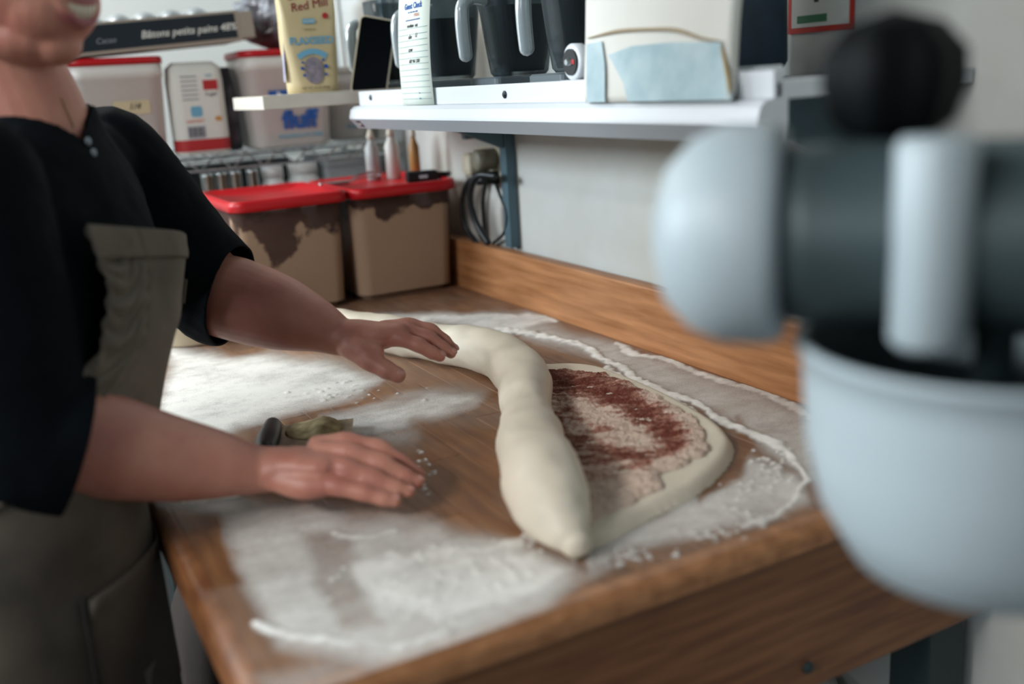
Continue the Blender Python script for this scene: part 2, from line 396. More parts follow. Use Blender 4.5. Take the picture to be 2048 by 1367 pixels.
def mth(op, a, c):
    n = N.new('ShaderNodeMath'); n.operation = op
    for k, v in enumerate((a, c)):
        if isinstance(v, (int, float)): n.inputs[k].default_value = v
        else: L.new(v, n.inputs[k])
    return n.outputs[0]
n1 = noise_node(900, 2); n2 = noise_node(60, 6); n3 = noise_node(16, 4, (1, 1.8, 1))
s1 = mth('MULTIPLY', mth('SUBTRACT', n1.outputs[0], .5), 1.1); s2 = mth('MULTIPLY', mth('SUBTRACT', n2.outputs[0], .5), .4); s3 = mth('MULTIPLY', mth('SUBTRACT', n3.outputs[0], .5), .7)
su = mth('ADD', mth('ADD', s1, s2), s3)
dd = at.outputs['Fac']
a1 = mth('ADD', mth('MULTIPLY', dd, .95), mth('MULTIPLY', su, mth('MULTIPLY', dd, 1.0)))
mr = N.new('ShaderNodeMapRange'); mr.clamp = True; mr.inputs['From Min'].default_value = .04; mr.inputs['From Max'].default_value = .95; L.new(a1, mr.inputs[0])
L.new(mr.outputs[0], b.inputs['Alpha'])
bp = N.new('ShaderNodeBump'); bp.inputs['Strength'].default_value = .12; bp.inputs['Distance'].default_value = .002; L.new(n2.outputs[0], bp.inputs['Height']); L.new(bp.outputs[0], b.inputs['Normal'])
fl = obj('flour_dusting', me, FM, None, True); fl['kind'] = 'stuff'; fl['label'] = 'white flour dusted and piled in ridges over the wooden table'; fl['category'] = 'flour'

# ------------------------------------------------------------------ cinnamon dough: sheet, filling, roll
dg_ = thing('cinnamon_dough', 'long cream dough rope half rolled from a cinnamon covered sheet', 'dough', on(1100, 950, 2, TZ))
dorg = np.array(dg_.location)
outl = [(1085, 742), (1180, 742), (1250, 765), (1330, 800), (1420, 850), (1458, 885), (1463, 912), (1440, 950), (1380, 998), (1290, 1042), (1225, 1082), (1185, 1098), (1140, 1096), (1100, 1020), (1060, 940), (1045, 830), (1050, 770)]
poly = np.array([on(x, y, 2, TZ)[:2] for x, y in outl]); polyS = catmull(np.vstack([poly, poly[:1]]), 5)[:-1]
def heightgrid(poly, step, pad):
    lo = poly.min(0)-pad; hi = poly.max(0)+pad
    a = np.arange(lo[0], hi[0], step); b_ = np.arange(lo[1], hi[1], step); A, B = np.meshgrid(a, b_, indexing='ij')
    return np.stack([A.ravel(), B.ravel()], 1), len(a), len(b_)
def build_height(P, na, nb_, z, keep):
    idx = -np.ones(na*nb_, int); F = []
    I, J = np.meshgrid(np.arange(na-1), np.arange(nb_-1), indexing='ij'); q = (I*nb_+J).ravel()
    quads = np.stack([q, q+nb_, q+nb_+1, q+1], 1); quads = quads[keep[quads].any(1)]
    used = np.unique(quads); idx[used] = np.arange(len(used))
    return np.hstack([P[used], z[used][:, None]]), idx[quads], used
P, na, nb_ = heightgrid(polyS, .003, .012); sd = sdf(P, polyS)
th = .017; rr = .016
e = np.clip(-sd/rr, 0, 1); zz = th*np.sqrt(np.clip(1-(1-e)**2, 0, 1))+vnoise(P, 25, 4)*.0012*e+vnoise(P, 9, 4)*.0018*e
zz = np.maximum(np.where(sd > 0, 0, zz), .0007)
V, F, used = build_height(P, na, nb_, TZ+zz, sd < 0)
obj('dough_sheet', (V-dorg, F), DOUGH, dg_, True)
# filling
fo = [(1060, 745), (1190, 744), (1250, 762), (1325, 796), (1390, 838), (1418, 872), (1418, 905), (1375, 930), (1330, 948), (1330, 980), (1265, 1010), (1205, 1035), (1175, 1048), (1110, 1020), (1070, 930), (1050, 830)]
fpoly = catmull(np.array([on(x, y, 2, TZ+th)[:2] for x, y in fo]), 5)
P, na, nb_ = heightgrid(fpoly, .0016, .012); sdd = sdf(P, polyS)
e = np.clip(-sdd/rr, 0, 1); base = th*np.sqrt(np.clip(1-(1-e)**2, 0, 1))+vnoise(P, 25, 4)*.0012*e+vnoise(P, 9, 4)*.0018*e
sf = sdf(P+np.stack([vnoise(P, 60, 6), vnoise(P, 60, 7)], 1)*.005, fpoly)
g = np.clip(-sf/.006, 0, 1)
FPx = pix(np.hstack([P, np.full((len(P), 1), TZ+th)]))
rot = (P-poly.mean(0))@np.array([[.85, .53], [-.53, .85]])
rough = .0010*vnoise(P, 200, 8)+.0010*vnoise(P, 420, 9)+.0028*vnoise(rot*np.array([1, 3.2]), 30, 10)+.0016*vnoise(rot*np.array([1, 2.5]), 75, 11)
edgeb = np.exp(-((sf+.022)/.016)**2)*.003
zz = base+g*(.0026+rough+edgeb)-(1-g)*.003
cin = np.zeros(len(P))
for line, wd, val in (([(1100, 762), (1180, 770), (1250, 800), (1320, 850), (1350, 885)], 38, 1.), ([(1120, 800), (1160, 850), (1220, 870)], 26, .55), ([(1120, 885), (1200, 900), (1290, 925)], 26, .85), ([(1120, 930), (1200, 925), (1340, 905)], 22, .7), ([(1110, 840), (1125, 900), (1150, 940)], 24, .9), ([(1150, 960), (1230, 950), (1290, 930)], 20, .5)):
    d = seg_dist(FPx, line); cin = np.maximum(cin, val*np.clip(1.3-d/wd, 0, 1))
cin = np.clip(cin*1.08+.32*vnoise(rot*np.array([1, 3.5]), 40, 12)+.22*vnoise(P, 260, 13)*(cin > .05)-.16, 0, 1)
V, F, used = build_height(P, na, nb_, TZ+zz, g > 0)
me = me_from(V-dorg, F); attr(me, 'cinnamon', cin[used])
CM = bpy.data.materials.new('cinnamon_sugar'); CM.use_nodes = True; nt = CM.node_tree; N = nt.nodes; L = nt.links
b = N['Principled BSDF']; b.inputs['Roughness'].default_value = .75; b.inputs['Specular IOR Level'].default_value = .3
tc = N.new('ShaderNodeTexCoord'); at = N.new('ShaderNodeAttribute'); at.attribute_name = 'cinnamon'
n1 = noise_node(700, 4); n2 = noise_node(300, 4)
v = mth('ADD', at.outputs['Fac'], mth('MULTIPLY', mth('SUBTRACT', n1.outputs[0], .5), 1.2))
rp = N.new('ShaderNodeValToRGB'); L.new(v, rp.inputs[0])
rp.color_ramp.elements[0].position = .22; rp.color_ramp.elements[0].color = lin('cdb5a4')
rp.color_ramp.elements[1].position = .98; rp.color_ramp.elements[1].color = lin('632a1c')
el = rp.color_ramp.elements.new(.55); el.color = lin('9a6a58')
L.new(rp.outputs[0], b.inputs['Base Color'])
bp = N.new('ShaderNodeBump'); bp.inputs['Strength'].default_value = .6; bp.inputs['Distance'].default_value = .003; L.new(n2.outputs[0], bp.inputs['Height']); L.new(bp.outputs[0], b.inputs['Normal'])
o = obj('cinnamon_filling', me, CM, dg_, True); o['kind'] = 'stuff'; o['label'] = 'pinkish butter and brown cinnamon sugar spread'
# roll
rl = [(1152, 1086, 38), (1131, 1056, 57), (1107, 1015, 74), (1082, 955, 84), (1063, 895, 66), (1055, 835, 56), (1053, 785, 52), (1035, 738, 52), (985, 705, 50), (915, 690, 46), (840, 678, 42), (765, 664, 40), (695, 655, 39), (620, 652, 37), (555, 655, 34)]
pts = []; rad = []
for x, y, wpx in rl:
    r = .04
    for _ in range(4):
        p = on(x, y, 2, TZ+r*.92); dep = (p-CAM)@RB[:, 2]; r = wpx*dep/FPX*.98
    pts.append(p); rad.append((r, r*.94))
C = catmull(np.hstack([np.array(pts), np.array(rad)]), 10)
vv, ff = tube(C[:, :3], C[:, 3:], n=40, smooth=False)
vv = np.array(vv)-dorg; nr = vnoise(vv, 11, 21)*.0055+vnoise(vv, 30, 22)*.0028+vnoise(vv*[.6, .6, 1.4], 70, 23)*.0011
me = me_from(vv, ff); me = recalc(me); nn = normals(me); v = coords(me)+nn*nr[:, None]
v[:, 2] = np.maximum(v[:, 2], TZ-dorg[2]+.0006)
setco(me, v)
obj('dough_roll', me, DOUGH, dg_, True)

# ------------------------------------------------------------------ bench scraper
a = on(522, 884, 2, TZ+.006); c = on(706, 866, 2, TZ+.006); dr = c-a; ln = np.linalg.norm(dr[:2]); ang = math.atan2(dr[1], dr[0])
sc = thing('bench_scraper', 'floury bench scraper with black handle lying on the table', 'scraper', (a[0], a[1], TZ+.001), ang)
obj('handle', tube([(.014, -.06, .015), (.014, -.02, .016), (.014, .034, .015)], [(.014, .014), (.016, .015), (.013, .014)], 16), mat('floury_black_handle', '0d1011', .45, col2='15181a', vscale=55, stretch=(1, 1, 1)), sc, True)
obj('blade', box(.012, -.07, .011, ln, .045, .0125, .0005, 1), mat('floury_steel', '6f6a5a', .4, metal=.6, col2='b7a988', vscale=30), sc)
vv, ff = lathe([(.0001, 0), (.05, 0), (.045, .004), (.03, .008), (.0001, .010)], 24)
vv = [(x_*.85+.075, y_*.9+.012, .012+z_*(1+.5*math.sin(x_*90))) for x_, y_, z_ in vv]
o = obj('flour_film', (vv, ff), mat('scrap_dough', 'a8946c', .8, col2='6e5b3a', vscale=60, bump=.4, bscale=80), sc, True)

# ------------------------------------------------------------------ tub behind the arm
p = on(400, 694, 2, TZ); tx, ty = p[0]+.01, p[1]+.085
t = thing('round_tub', 'round beige plastic tub standing under the raised forearm', 'tub', (tx, ty, TZ+.001))
obj('body', lathe([(.0001, 0), (.078, 0), (.083, .006), (.092, .11), (.0945, .112), (.0945, .122), (.09, .122), (.088, .112), (.079, .008), (.0001, .006)], 40), mat('beige_plastic', 'b5a78f', .5), t, True)
obj('lid', lathe([(.0001, .1225), (.097, .1225), (.097, .131), (.092, .133), (.0001, .133)], 40), WPLAST, t, True)

# ------------------------------------------------------------------ flour bins with red lids
PC = bpy.data.materials.new('clear_polycarbonate'); PC.use_nodes = True; nt = PC.node_tree; N = nt.nodes; L = nt.links
b = N['Principled BSDF']; b.inputs['Base Color'].default_value = lin('6b5a56'); b.inputs['Roughness'].default_value = .18
tr = N.new('ShaderNodeBsdfTransparent'); tr.inputs[0].default_value = (.86, .80, .78, 1); mx = N.new('ShaderNodeMixShader'); mx.inputs[0].default_value = .16
L.new(tr.outputs[0], mx.inputs[1]); L.new(b.outputs[0], mx.inputs[2]); L.new(mx.outputs[0], N['Material Output'].inputs[0])
FLOURB = mat('stored_flour', 'bfa88c', .9, var=.12, vscale=12, bump=.2, bscale=40)
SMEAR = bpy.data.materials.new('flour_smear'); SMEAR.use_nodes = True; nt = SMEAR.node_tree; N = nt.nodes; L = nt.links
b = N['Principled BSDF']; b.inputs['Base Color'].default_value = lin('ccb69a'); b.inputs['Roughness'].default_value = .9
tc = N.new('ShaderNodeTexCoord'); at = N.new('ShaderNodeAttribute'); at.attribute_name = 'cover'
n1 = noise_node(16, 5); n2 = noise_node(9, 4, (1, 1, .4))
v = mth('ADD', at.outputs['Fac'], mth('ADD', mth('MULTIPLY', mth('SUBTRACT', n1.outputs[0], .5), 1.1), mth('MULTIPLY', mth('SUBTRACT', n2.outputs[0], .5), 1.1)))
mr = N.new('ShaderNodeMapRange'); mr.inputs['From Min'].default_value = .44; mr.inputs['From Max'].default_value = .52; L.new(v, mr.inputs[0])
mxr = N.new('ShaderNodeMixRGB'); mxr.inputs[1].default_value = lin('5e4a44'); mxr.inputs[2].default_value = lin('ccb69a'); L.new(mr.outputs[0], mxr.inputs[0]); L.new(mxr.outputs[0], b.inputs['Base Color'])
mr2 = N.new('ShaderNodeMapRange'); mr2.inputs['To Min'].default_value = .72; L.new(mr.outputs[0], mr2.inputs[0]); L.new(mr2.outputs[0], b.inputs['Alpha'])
def bin_(cx, label, fill, smear_hi):
    cy = 2.285
    r = thing('flour_bin', label, 'container', (cx, cy, TZ+.001), 0, 'flour bins with red lids')
    wx, wy, H = .238, .27, .25
    o = obj('body', rbox([(wx-.03, wy-.03, .03, 0), (wx, wy, .032, .006), (wx+.016, wy+.03, .034, H-.012), (wx+.022, wy+.036, .034, H-.011), (wx+.022, wy+.036, .034, H)], 6, caps=False), PC, r, True)
    obj('bin_floor', rbox([(wx-.032, wy-.032, .028, .0005), (wx-.032, wy-.032, .028, .004)], 6), FLOURB, r)
    secs = [(wx-.05, wy-.05, .02, .006), (wx-.014, wy-.014, .026, .012)]
    for k in range(1, 7):
        q = k/6; secs.append((wx-.014+.012*q*fill, wy-.014+.023*q*fill, .027, .014+(H-.03)*fill*q))
    for q in (.8, .5, .2): secs.append((wx*q, wy*q, .027*q, .014+(H-.03)*fill+.012*(1-q)))
    obj('flour', rbox(secs, 6), FLOURB, r, True)['kind'] = 'stuff'
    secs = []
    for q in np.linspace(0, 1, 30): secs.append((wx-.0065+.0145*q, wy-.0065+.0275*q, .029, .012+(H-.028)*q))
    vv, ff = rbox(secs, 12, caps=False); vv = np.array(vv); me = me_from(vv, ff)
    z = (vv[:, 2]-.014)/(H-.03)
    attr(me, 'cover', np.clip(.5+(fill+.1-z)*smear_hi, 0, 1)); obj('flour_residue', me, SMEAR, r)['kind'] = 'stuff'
    lw, ld = .262, .345
    lid = obj('lid', rbox([(lw-.012, ld-.012, .03, H-.012), (lw, ld, .034, H-.010), (lw+.002, ld+.002, .034, H+.004), (lw-.004, ld-.004, .032, H+.012), (lw-.024, ld-.024, .026, H+.0125), (lw-.034, ld-.034, .022, H+.003), (.06, .08, .02, H+.003)], 6), RED, r, True)
    return r
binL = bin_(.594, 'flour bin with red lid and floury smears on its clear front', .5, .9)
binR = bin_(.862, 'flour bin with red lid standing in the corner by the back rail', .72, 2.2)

# ------------------------------------------------------------------ wall shelf
SX, SZ = .74, 1.372
sh = thing('wall_shelf', 'white metal wall shelf above the table', 'shelf', (0, 0, 0))
SY0, SY1 = .80, 2.035
obj('shelf_board', box(SX+.004, SY0, SZ-.03, X1-.002, SY1, SZ-.012, .001, 1), WHITEM, sh)
obj('front_fascia', box(SX, SY0, SZ-.029, SX+.012, SY1, SZ, .0015), WHITEM, sh)
lipx = [(SX-.001, -.029), (SX-.010, -.030), (SX-.018, -.036), (SX-.022, -.050), (SX-.022, -.054), (SX-.004, -.074), (SX+.02, -.074), (SX+.02, -.029)]
obj('front_lip', loft([[(x, y, SZ+z) for x, z in lipx] for y in (SY0+.0, SY1+.008)]), WHITEM, sh)
obj('lip_underside', loft([[(x, y, SZ+z) for x, z in [(SX-.0222, -.0545), (SX-.004, -.0745), (SX+.03, -.0745), (SX+.03, -.073), (SX-.0035, -.073)]] for y in (SY0, SY1+.0085)]), GREYM, sh)
for px_, py_ in ((742, 195), (1010, 189)):
    q = on(px_, py_, 0, SX); obj('screw', xform(lathe([(.0001, -.001), (.006, -.001), (.006, .001), (.003, .003), (.0001, .0032)], 14), frame((SX-.0005, q[1], q[2]), (0, -1, 0), (0, 0, 1))), mat('screw_head', '3c4044', .35, metal=.9), sh)
q = on(745, 243, 0, SX-.012)
stM = frame((SX-.0142, q[1]-.006, SZ-.0636), (0, -1, 0), (1.8, 0, -2)); stM = frame((SX-.0135, SY1-.03, SZ-.0645), (0, -1, 0), (-.018, 0, .02))
plate('sticker', stM, .024, .017, BLACK, sh, .0004); text('sticker_text', 'ECO', .008, stM @ Matrix.Translation((0, -.003, .0005)), PAPER, sh)
# upright post on the wall and bracket arms
q = on(1022, 380, 0, X1-.01)
for y, zt in ((q[1], 1.9), (.95, 1.341)):
    obj('upright_post', box(X1-.026, y-.014, 1.016, X1-.001, y+.014, zt, .002), STEELB, sh)
    obj('bracket_arm', loft([[(x, yy, z) for x, z in [(X1-.027, 1.33), (X1-.027, 1.235), (X1-.05, 1.245), (SX+.06, 1.325), (SX+.06, 1.341), (X1-.027, 1.341)]] for yy in (y-.01, y+.01)]), STEELB, sh)
# laminate board projecting past the shelf end
obj('corner_board', box(.548, 2.075, 1.347, X1-.003, 2.33, 1.3745, .002), mat('cream_laminate', 'cfc8bb', .6, var=.1, vscale=30), sh)
obj('board_bracket', box(X1-.04, 2.1, 1.25, X1-.002, 2.12, 1.3465, .002), STEELB, sh)
BZ = 1.3755; FZ = SZ-.0115

# flaxseed pouch
POUCH = mat('cream_pouch', 'd3bf93', .45, var=.12, vscale=9, bump=.25, bscale=18)
fx = .672; fy = 2.125
fp = thing('flaxseed_pouch', 'cream stand-up pouch of flaxseed with blue lettering on the board', 'pouch', (fx, fy, BZ), R_(-6))
secs = []
for k, z in enumerate(np.linspace(0, .235, 14)):
    q = z/.235; secs.append((.108+.012*q, .066*(1-q)**.6*(.9+.3*math.sin(q*3))+.004, .03*(1-q)+.002, z, 0, .006*math.sin(q*5)))
vv, ff = rbox(secs, 6); vv = np.array(vv); vv[:, 1] += vnoise(vv, 22, 3)*.004; vv[:, 0] += vnoise(vv, 18, 4)*.003
me = me_from(vv, ff); obj('bag', me, POUCH, fp, True)
def front_y(z):
    q = z/.235; return -(.066*(1-q)**.6*(.9+.3*math.sin(q*3))+.004)/2+.006*math.sin(q*5)-.0035
def pouchM(z, x=0):
    s = (front_y(z+.01)-front_y(z-.01))/.02; return frame((x, front_y(z), z), (1, 0, 0), (0, s, 1))
text('lettering', 'FLAXSEED', .0205, pouchM(.098, .002), LBLUE, fp, bold=.0006)
text('lettering', "Red Mill", .024, pouchM(.168, .006) @ Matrix.Rotation(R_(8), 4, 'Z'), mat('maroon_print', '8c2b33', .6), fp, shear=.15)
text('lettering', "Bob's", .016, pouchM(.188, -.02) @ Matrix.Rotation(R_(10), 4, 'Z'), MATS['maroon_print'], fp, shear=.2)
text('lettering', 'ORGANIC', .006, pouchM(.1415, .0) @ Matrix.Translation((0, 0, .001)), PAPER, fp)
plate('print_patch', pouchM(.1435), .026, .010, LBLUE, fp, .0006, r=.002)
text('lettering', 'WHOLE', .007, pouchM(.125), mat('tan_print', 'a08a5c', .6), fp)
plate('print_patch', pouchM(.153, .036), .012, .012, REDP, fp, .0006, r=.006)
for i in range(7):
    x = (i-3)*.0085; plate('ribbon', pouchM(.083-abs(i-3)**2*.0009, x) @ Matrix.Rotation(R_(-(i-3)*9), 4, 'Z'), .0105, .011, LBLUE, fp, .0006)
plate('print_patch', pouchM(.045), .036, .055, mat('mauve_print', '9c8f95', .7, col2='6f6a78', vscale=90), fp, .0007, r=.018)
for x, z, s in ((-.024, .05, .007), (-.021, .036, .006), (.026, .052, .009), (.024, .036, .006), (-.022, .062, .005), (.022, .065, .006)):
    plate('print_patch', pouchM(z, x), s, s, BLUE, fp, .0007, r=s*.49)
text('lettering', 'NET WT 16 OZ (453g)', .006, pouchM(.008), DARKP, fp)
plate('side_print', frame((-.0555, -.006, .075), (0, -1, 0), (.05, 0, 1)), .02, .1, mat('lavender_print', 'a5a4b8', .6), fp, .001)

# smartphone leaning
A = on(712, 178, 0, SX+.03); ph = thing('smartphone', 'black screen smartphone in cream case leaning on a clear pitcher', 'phone', (SX+.046, A[1]-.03, SZ-.0115))
phM = Matrix.Rotation(R_(14), 4, 'Y') @ Matrix.Identity(4)
phM = frame((0, 0, .002), (.86, -.43, -.22), (.26, -.02, 1))
obj('case', xform(rbox([(.076, .162, .011, 0, 0, .081), (.079, .165, .012, .0015, 0, .081), (.079, .165, .012, .008, 0, .081), (.0765, .1625, .011, .0095, 0, .081)], 6), phM), mat('cream_case', 'c9bfa8', .5), ph, True)
obj('screen', xform(rbox([(.072, .158, .009, .0096, 0, .081), (.072, .158, .009, .0100, 0, .081)], 6), phM), mat('phone_glass', '06090c', .08), ph)

# guest check slip hanging over the fascia
A = on(808, 208, 0, SX-.003); B = on(870, 208, 0, SX-.003); wd = abs(A[1]-B[1]); ymid = (A[1]+B[1])/2
gc = thing('order_slip', 'white guest check slip with handwriting leaning on the shelf edge', 'paper slip', (SX-.003, ymid, SZ-.0285))
nz = 12; V = []; F = []
for i in range(nz+1):
    q = i/nz; xo = -.0012-.003*math.sin(q*math.pi)+.012*q*q
    for s in (-1, 0, 1): V.append((xo-(.001 if s == 0 else 0), -s*wd/2, q*.205))
for i in range(nz):
    for j in range(2): k = i*3+j; F.append((k, k+1, k+4, k+3))
me = me_from(V, F); slip = obj('paper', evaluated(me, [('SOLIDIFY', dict(thickness=.0008, offset=0))]), mat('slip_paper', 'd5ddd2', .8), gc, True)
def slipM(z, y=0):
    z *= .885
    q = z/.205; xo = -.0012-.003*math.sin(q*math.pi)+.012*q*q-.0018; s = (-.003*math.pi*math.cos(q*math.pi)+.024*q)/.205
    return frame((xo, -y, z), (0, -1, 0), (s, 0, 1))
LINEP = mat('grey_line_print', '6d8590', .7)
for i in range(13): plate('ruled_line', slipM(.012+i*.0115), wd*.92, .0006, LINEP, gc, .0002)
text('lettering', 'Guest Check', .0145, slipM(.188), BLUE, gc, bold=.0003)
text('lettering', 'DATE  TABLE  GUESTS  SERVER', .0032, slipM(.180), BLUE, gc)
text('lettering', '110263', .008, slipM(.172, .016), mat('salmon_print', 'd59a8c', .7), gc)
text('lettering', 'APPT-SOUP/SAL-ENTREE-VEG/POT-DESSERT-BEV', .003, slipM(.165), BLUE, gc)
for z, y, s, sz in ((.152, -.002, 'medium  oat', .0095), (.130, -.012, 'ube', .011), (.132, .015, '12', .010), (.105, -.012, 'cow', .011), (.083, .004, '602 961 2381', .0088)):
    text('handwriting', s, sz, slipM(z, y), DARKP, gc, shear=.35)
text('lettering', 'Tax', .004, slipM(.022, .016), BLUE, gc); text('lettering', 'Total', .004, slipM(.011, .016), BLUE, gc)

# clear pitchers
CLEAR = bpy.data.materials.new('smoky_clear_plastic'); CLEAR.use_nodes = True; nt = CLEAR.node_tree; N = nt.nodes; L = nt.links
b = N['Principled BSDF']; b.inputs['Base Color'].default_value = lin('4c5457'); b.inputs['Roughness'].default_value = .12
tr = N.new('ShaderNodeBsdfTransparent'); tr.inputs[0].default_value = (.55, .60, .62, 1); mx = N.new('ShaderNodeMixShader')
lw_ = N.new('ShaderNodeLayerWeight'); lw_.inputs[0].default_value = .35; mr = N.new('ShaderNodeMapRange'); mr.inputs['To Min'].default_value = .16; mr.inputs['To Max'].default_value = .85
L.new(lw_.outputs['Facing'], mr.inputs[0]); L.new(mr.outputs[0], mx.inputs[0]); L.new(tr.outputs[0], mx.inputs[1]); L.new(b.outputs[0], mx.inputs[2]); L.new(mx.outputs[0], N['Material Output'].inputs[0])
HANDLE = mat('clear_handle', 'a9b4b7', .15, trans=.4, ior=1.4)
BASEG = mat('grey_base', '586266', .45); DARKC = mat('dark_core_fill', '2c3438', .6)
def pitcher(y, hx, label, name='clear_pitcher', h=.20, ang=0):
    r = thing(name, label, 'pitcher', (SX+.145, y, FZ), ang, 'clear pitchers on the wall shelf')
    obj('base', rbox([(.15, .112, .012, 0), (.15, .112, .012, .020), (.144, .106, .012, .023), (.1, .08, .01, .0232)], 4), BASEG, r, False)
    o = obj('jar', rbox([(.085, .075, .025, .0236), (.094, .085, .028, .03), (.106, .095, .03, .08), (.122, .106, .034, .15), (.128, .11, .036, h), (.124, .106, .034, h), (.118, .102, .032, .15), (.102, .091, .028, .08), (.08, .07, .024, .03)], 6), CLEAR, r, True)
    # open loop handle pointing into the room (-X)
    hp = [(-.058, 0, .150), (-.085, 0, .154), (-.101, 0, .146), (-.106, 0, .128), (-.106, 0, .095), (-.104, 0, .062)]
    obj('handle', tube(hp, [(.011, .009), (.012, .010), (.012, .0115), (.012, .0125), (.012, .0125), (.0115, .012)], 16, up=(1, 0, .3)), HANDLE, r, True)
    obj('dark_core', rbox([(.07, .06, .02, .0310), (.092, .08, .025, .078), (.105, .09, .028, .14)], 5), DARKC, r, False)  # added dark core, stands in for the dark background seen through the jar
    return r
def yh(px_, py_): return on(px_, py_, 0, SX+.045)[1]
p1 = pitcher(yh(1056, 60), 0, 'clear pitcher beside the small round dial on the wall shelf')
dup(p1, (SX+.145, yh(932, 60), FZ), 0, 'clear pitcher next to the order slip on the wall shelf')
dup(p1, (SX+.145, yh(800, 60), FZ), 0, 'clear pitcher partly hidden behind the order slip')
dup(p1, (SX+.145, yh(708, 85), FZ), 0, 'clear pitcher between flaxseed pouch and smartphone')
# small round dial
A = on(1150, 130, 0, SX+.03)
rd = thing('round_dial', 'small round dark dial in a white housing beside the paper sack', 'dial', (SX+.032, A[1], FZ))
dM = frame((0, 0, .036), (0, -1, 0), (0, 0, 1))
obj('housing', xform(lathe([(.0001, -.012), (.022, -.012), (.025, -.008), (.025, .006), (.021, .008), (.0001, .008)], 28), dM), WHITEM, rd, True)
obj('face', xform(lathe([(.0001, .0082), (.018, .0082), (.018, .011), (.0001, .011)], 28), dM), BLACK, rd)
obj('hub', xform(lathe([(.0001, .0112), (.006, .0112), (.004, .017), (.0001, .017)], 16), dM), CHROME, rd); plate('red_mark', dM @ Matrix.Translation((.009, 0, .0112)), .008, .006, REDP, rd)
obj('foot', box(-.014, -.028, 0, .014, .028, .012, .003), WHITEM, rd)

# paper sack with pale blue print, blurred
yA = on(1160, 190, 0, SX-.02)[1]; yB = on(1452, 190, 0, SX-.02)[1]; sc_y = (yA+yB)/2; wB = yA-yB
SACKW = mat('white_sack_paper', 'd5d3cb', .75, var=.06, vscale=14, bump=.3, bscale=18)
ps = thing('paper_sack', 'white paper sack with torn pale blue label on the wall shelf', 'sack', (SX-.011, sc_y, SZ-.0292))
vv, ff = rbox([(.012, wB*.97, .004, 0), (.017, wB*.99, .006, .01), (.018, wB*.99, .007, .08), (.018, wB, .007, .14), (.016, wB*1.01, .006, .20), (.010, wB*1.01, .004, .27)], 5)
vv = np.array(vv); vv[:, 0] += vv[:, 2]*.10+vnoise(vv, 25, 1)*.0015; vv[:, 1] += vnoise(vv, 25, 2)*.003
obj('bag', (vv, ff), SACKW, ps, True)
sM = frame((-.0112, 0, 0), (0, -1, 0), (.10, 0, 1)); PBLUE = mat('pale_blue_print', 'b6c8cc', .7, col2='93abb2', vscale=22)
def poly_plate(name, M, pts, material, parent, t=.001):
    n = len(pts); return obj(name, xform(([(x, y, z) for z in (0, t) for x, y in pts], [tuple(range(n))[::-1], tuple(range(n, 2*n))]+[(i, (i+1) % n, n+(i+1) % n, n+i) for i in range(n)]), M), material, parent)
def sackpt(px_, py_):
    q = on(px_, py_, 0, SX-.018); return (sc_y-q[1], max(q[2]-SZ+.0292, .001))
poly_plate('blue_label', sM, [sackpt(*q) for q in [(1470, 205), (1262, 205), (1250, 165), (1225, 125), (1215, 110), (1260, 92), (1340, 84), (1440, 84)]], PBLUE, ps)
poly_plate('blue_label', sM, [sackpt(*q) for q in [(1216, 205), (1180, 205), (1170, 88), (1200, 82), (1210, 130)]], PBLUE, ps)
vv, ff = tube([(*sackpt(*q), .001) for q in [(1172, 76), (1230, 62), (1300, 58), (1350, 60), (1400, 76), (1440, 82)]], [.0008, .0022, .002, .0024, .0016, .0008], 8)
obj('torn_fold', xform((vv, ff), sM), mat('brown_paper_edge', 'a6957c', .8), ps, True)
vv, ff = tube([(*sackpt(*q), .0) for q in [(1440, 90), (1452, 130), (1462, 170), (1464, 203)]], [.0012, .002, .002, .001], 8)
obj('ochre_edge', xform((vv, ff), sM), mat('ochre_tape', 'a3874f', .7), ps, True)
# dark blue bag behind the sack, end block, notice on wall
vv, ff = rbox([(.09, .11, .02, 0), (.11, .13, .03, .02), (.11, .13, .03, .1), (.10, .12, .03, .17), (.06, .1, .02, .22)], 5); vv = np.array(vv); vv[:, 0] += vnoise(vv, 20, 5)*.006
q = on(1462, 120, 0, .93)
tag(obj('blue_bag', (vv, ff), mat('dark_blue_plastic', '1d3a4c', .4, var=.4, vscale=20), None, True), 'dark blue plastic bag standing behind the white paper sack', 'bag').location = (.93, q[1], FZ)
q = on(1500, 205, 0, SX+.03)
tag(obj('white_block', box(-.012, -.018, 0, .03, .018, .016, .003), WHITEM), 'small white box at the end of the wall shelf by the sack', 'box').location = (SX+.045, q[1]+.012, FZ)
A = on(1570, 70, 0, X1); nt_ = thing('wall_notice', 'white notice with red border and green bar on the wall', 'notice', (X1-.002, A[1]-.069, A[2]+.055))
nM = frame((0, 0, 0), (0, -1, 0), (0, 0, 1)); plate('red_border', nM, .12, .11, mat('red_border_paint', 'c2382c', .6), nt_, .001); plate('sheet', nM @ Matrix.Translation((0, 0, .001)), .105, .095, PAPER, nt_, .0006)
plate('green_bar', nM @ Matrix.Translation((-.014, -.037, .0016)), .055, .010, mat('green_print', '3f7a56', .6), nt_, .0004); plate('print_mark', nM @ Matrix.Translation((-.006, -.01, .0016)), .008, .012, DARKP, nt_, .0004)

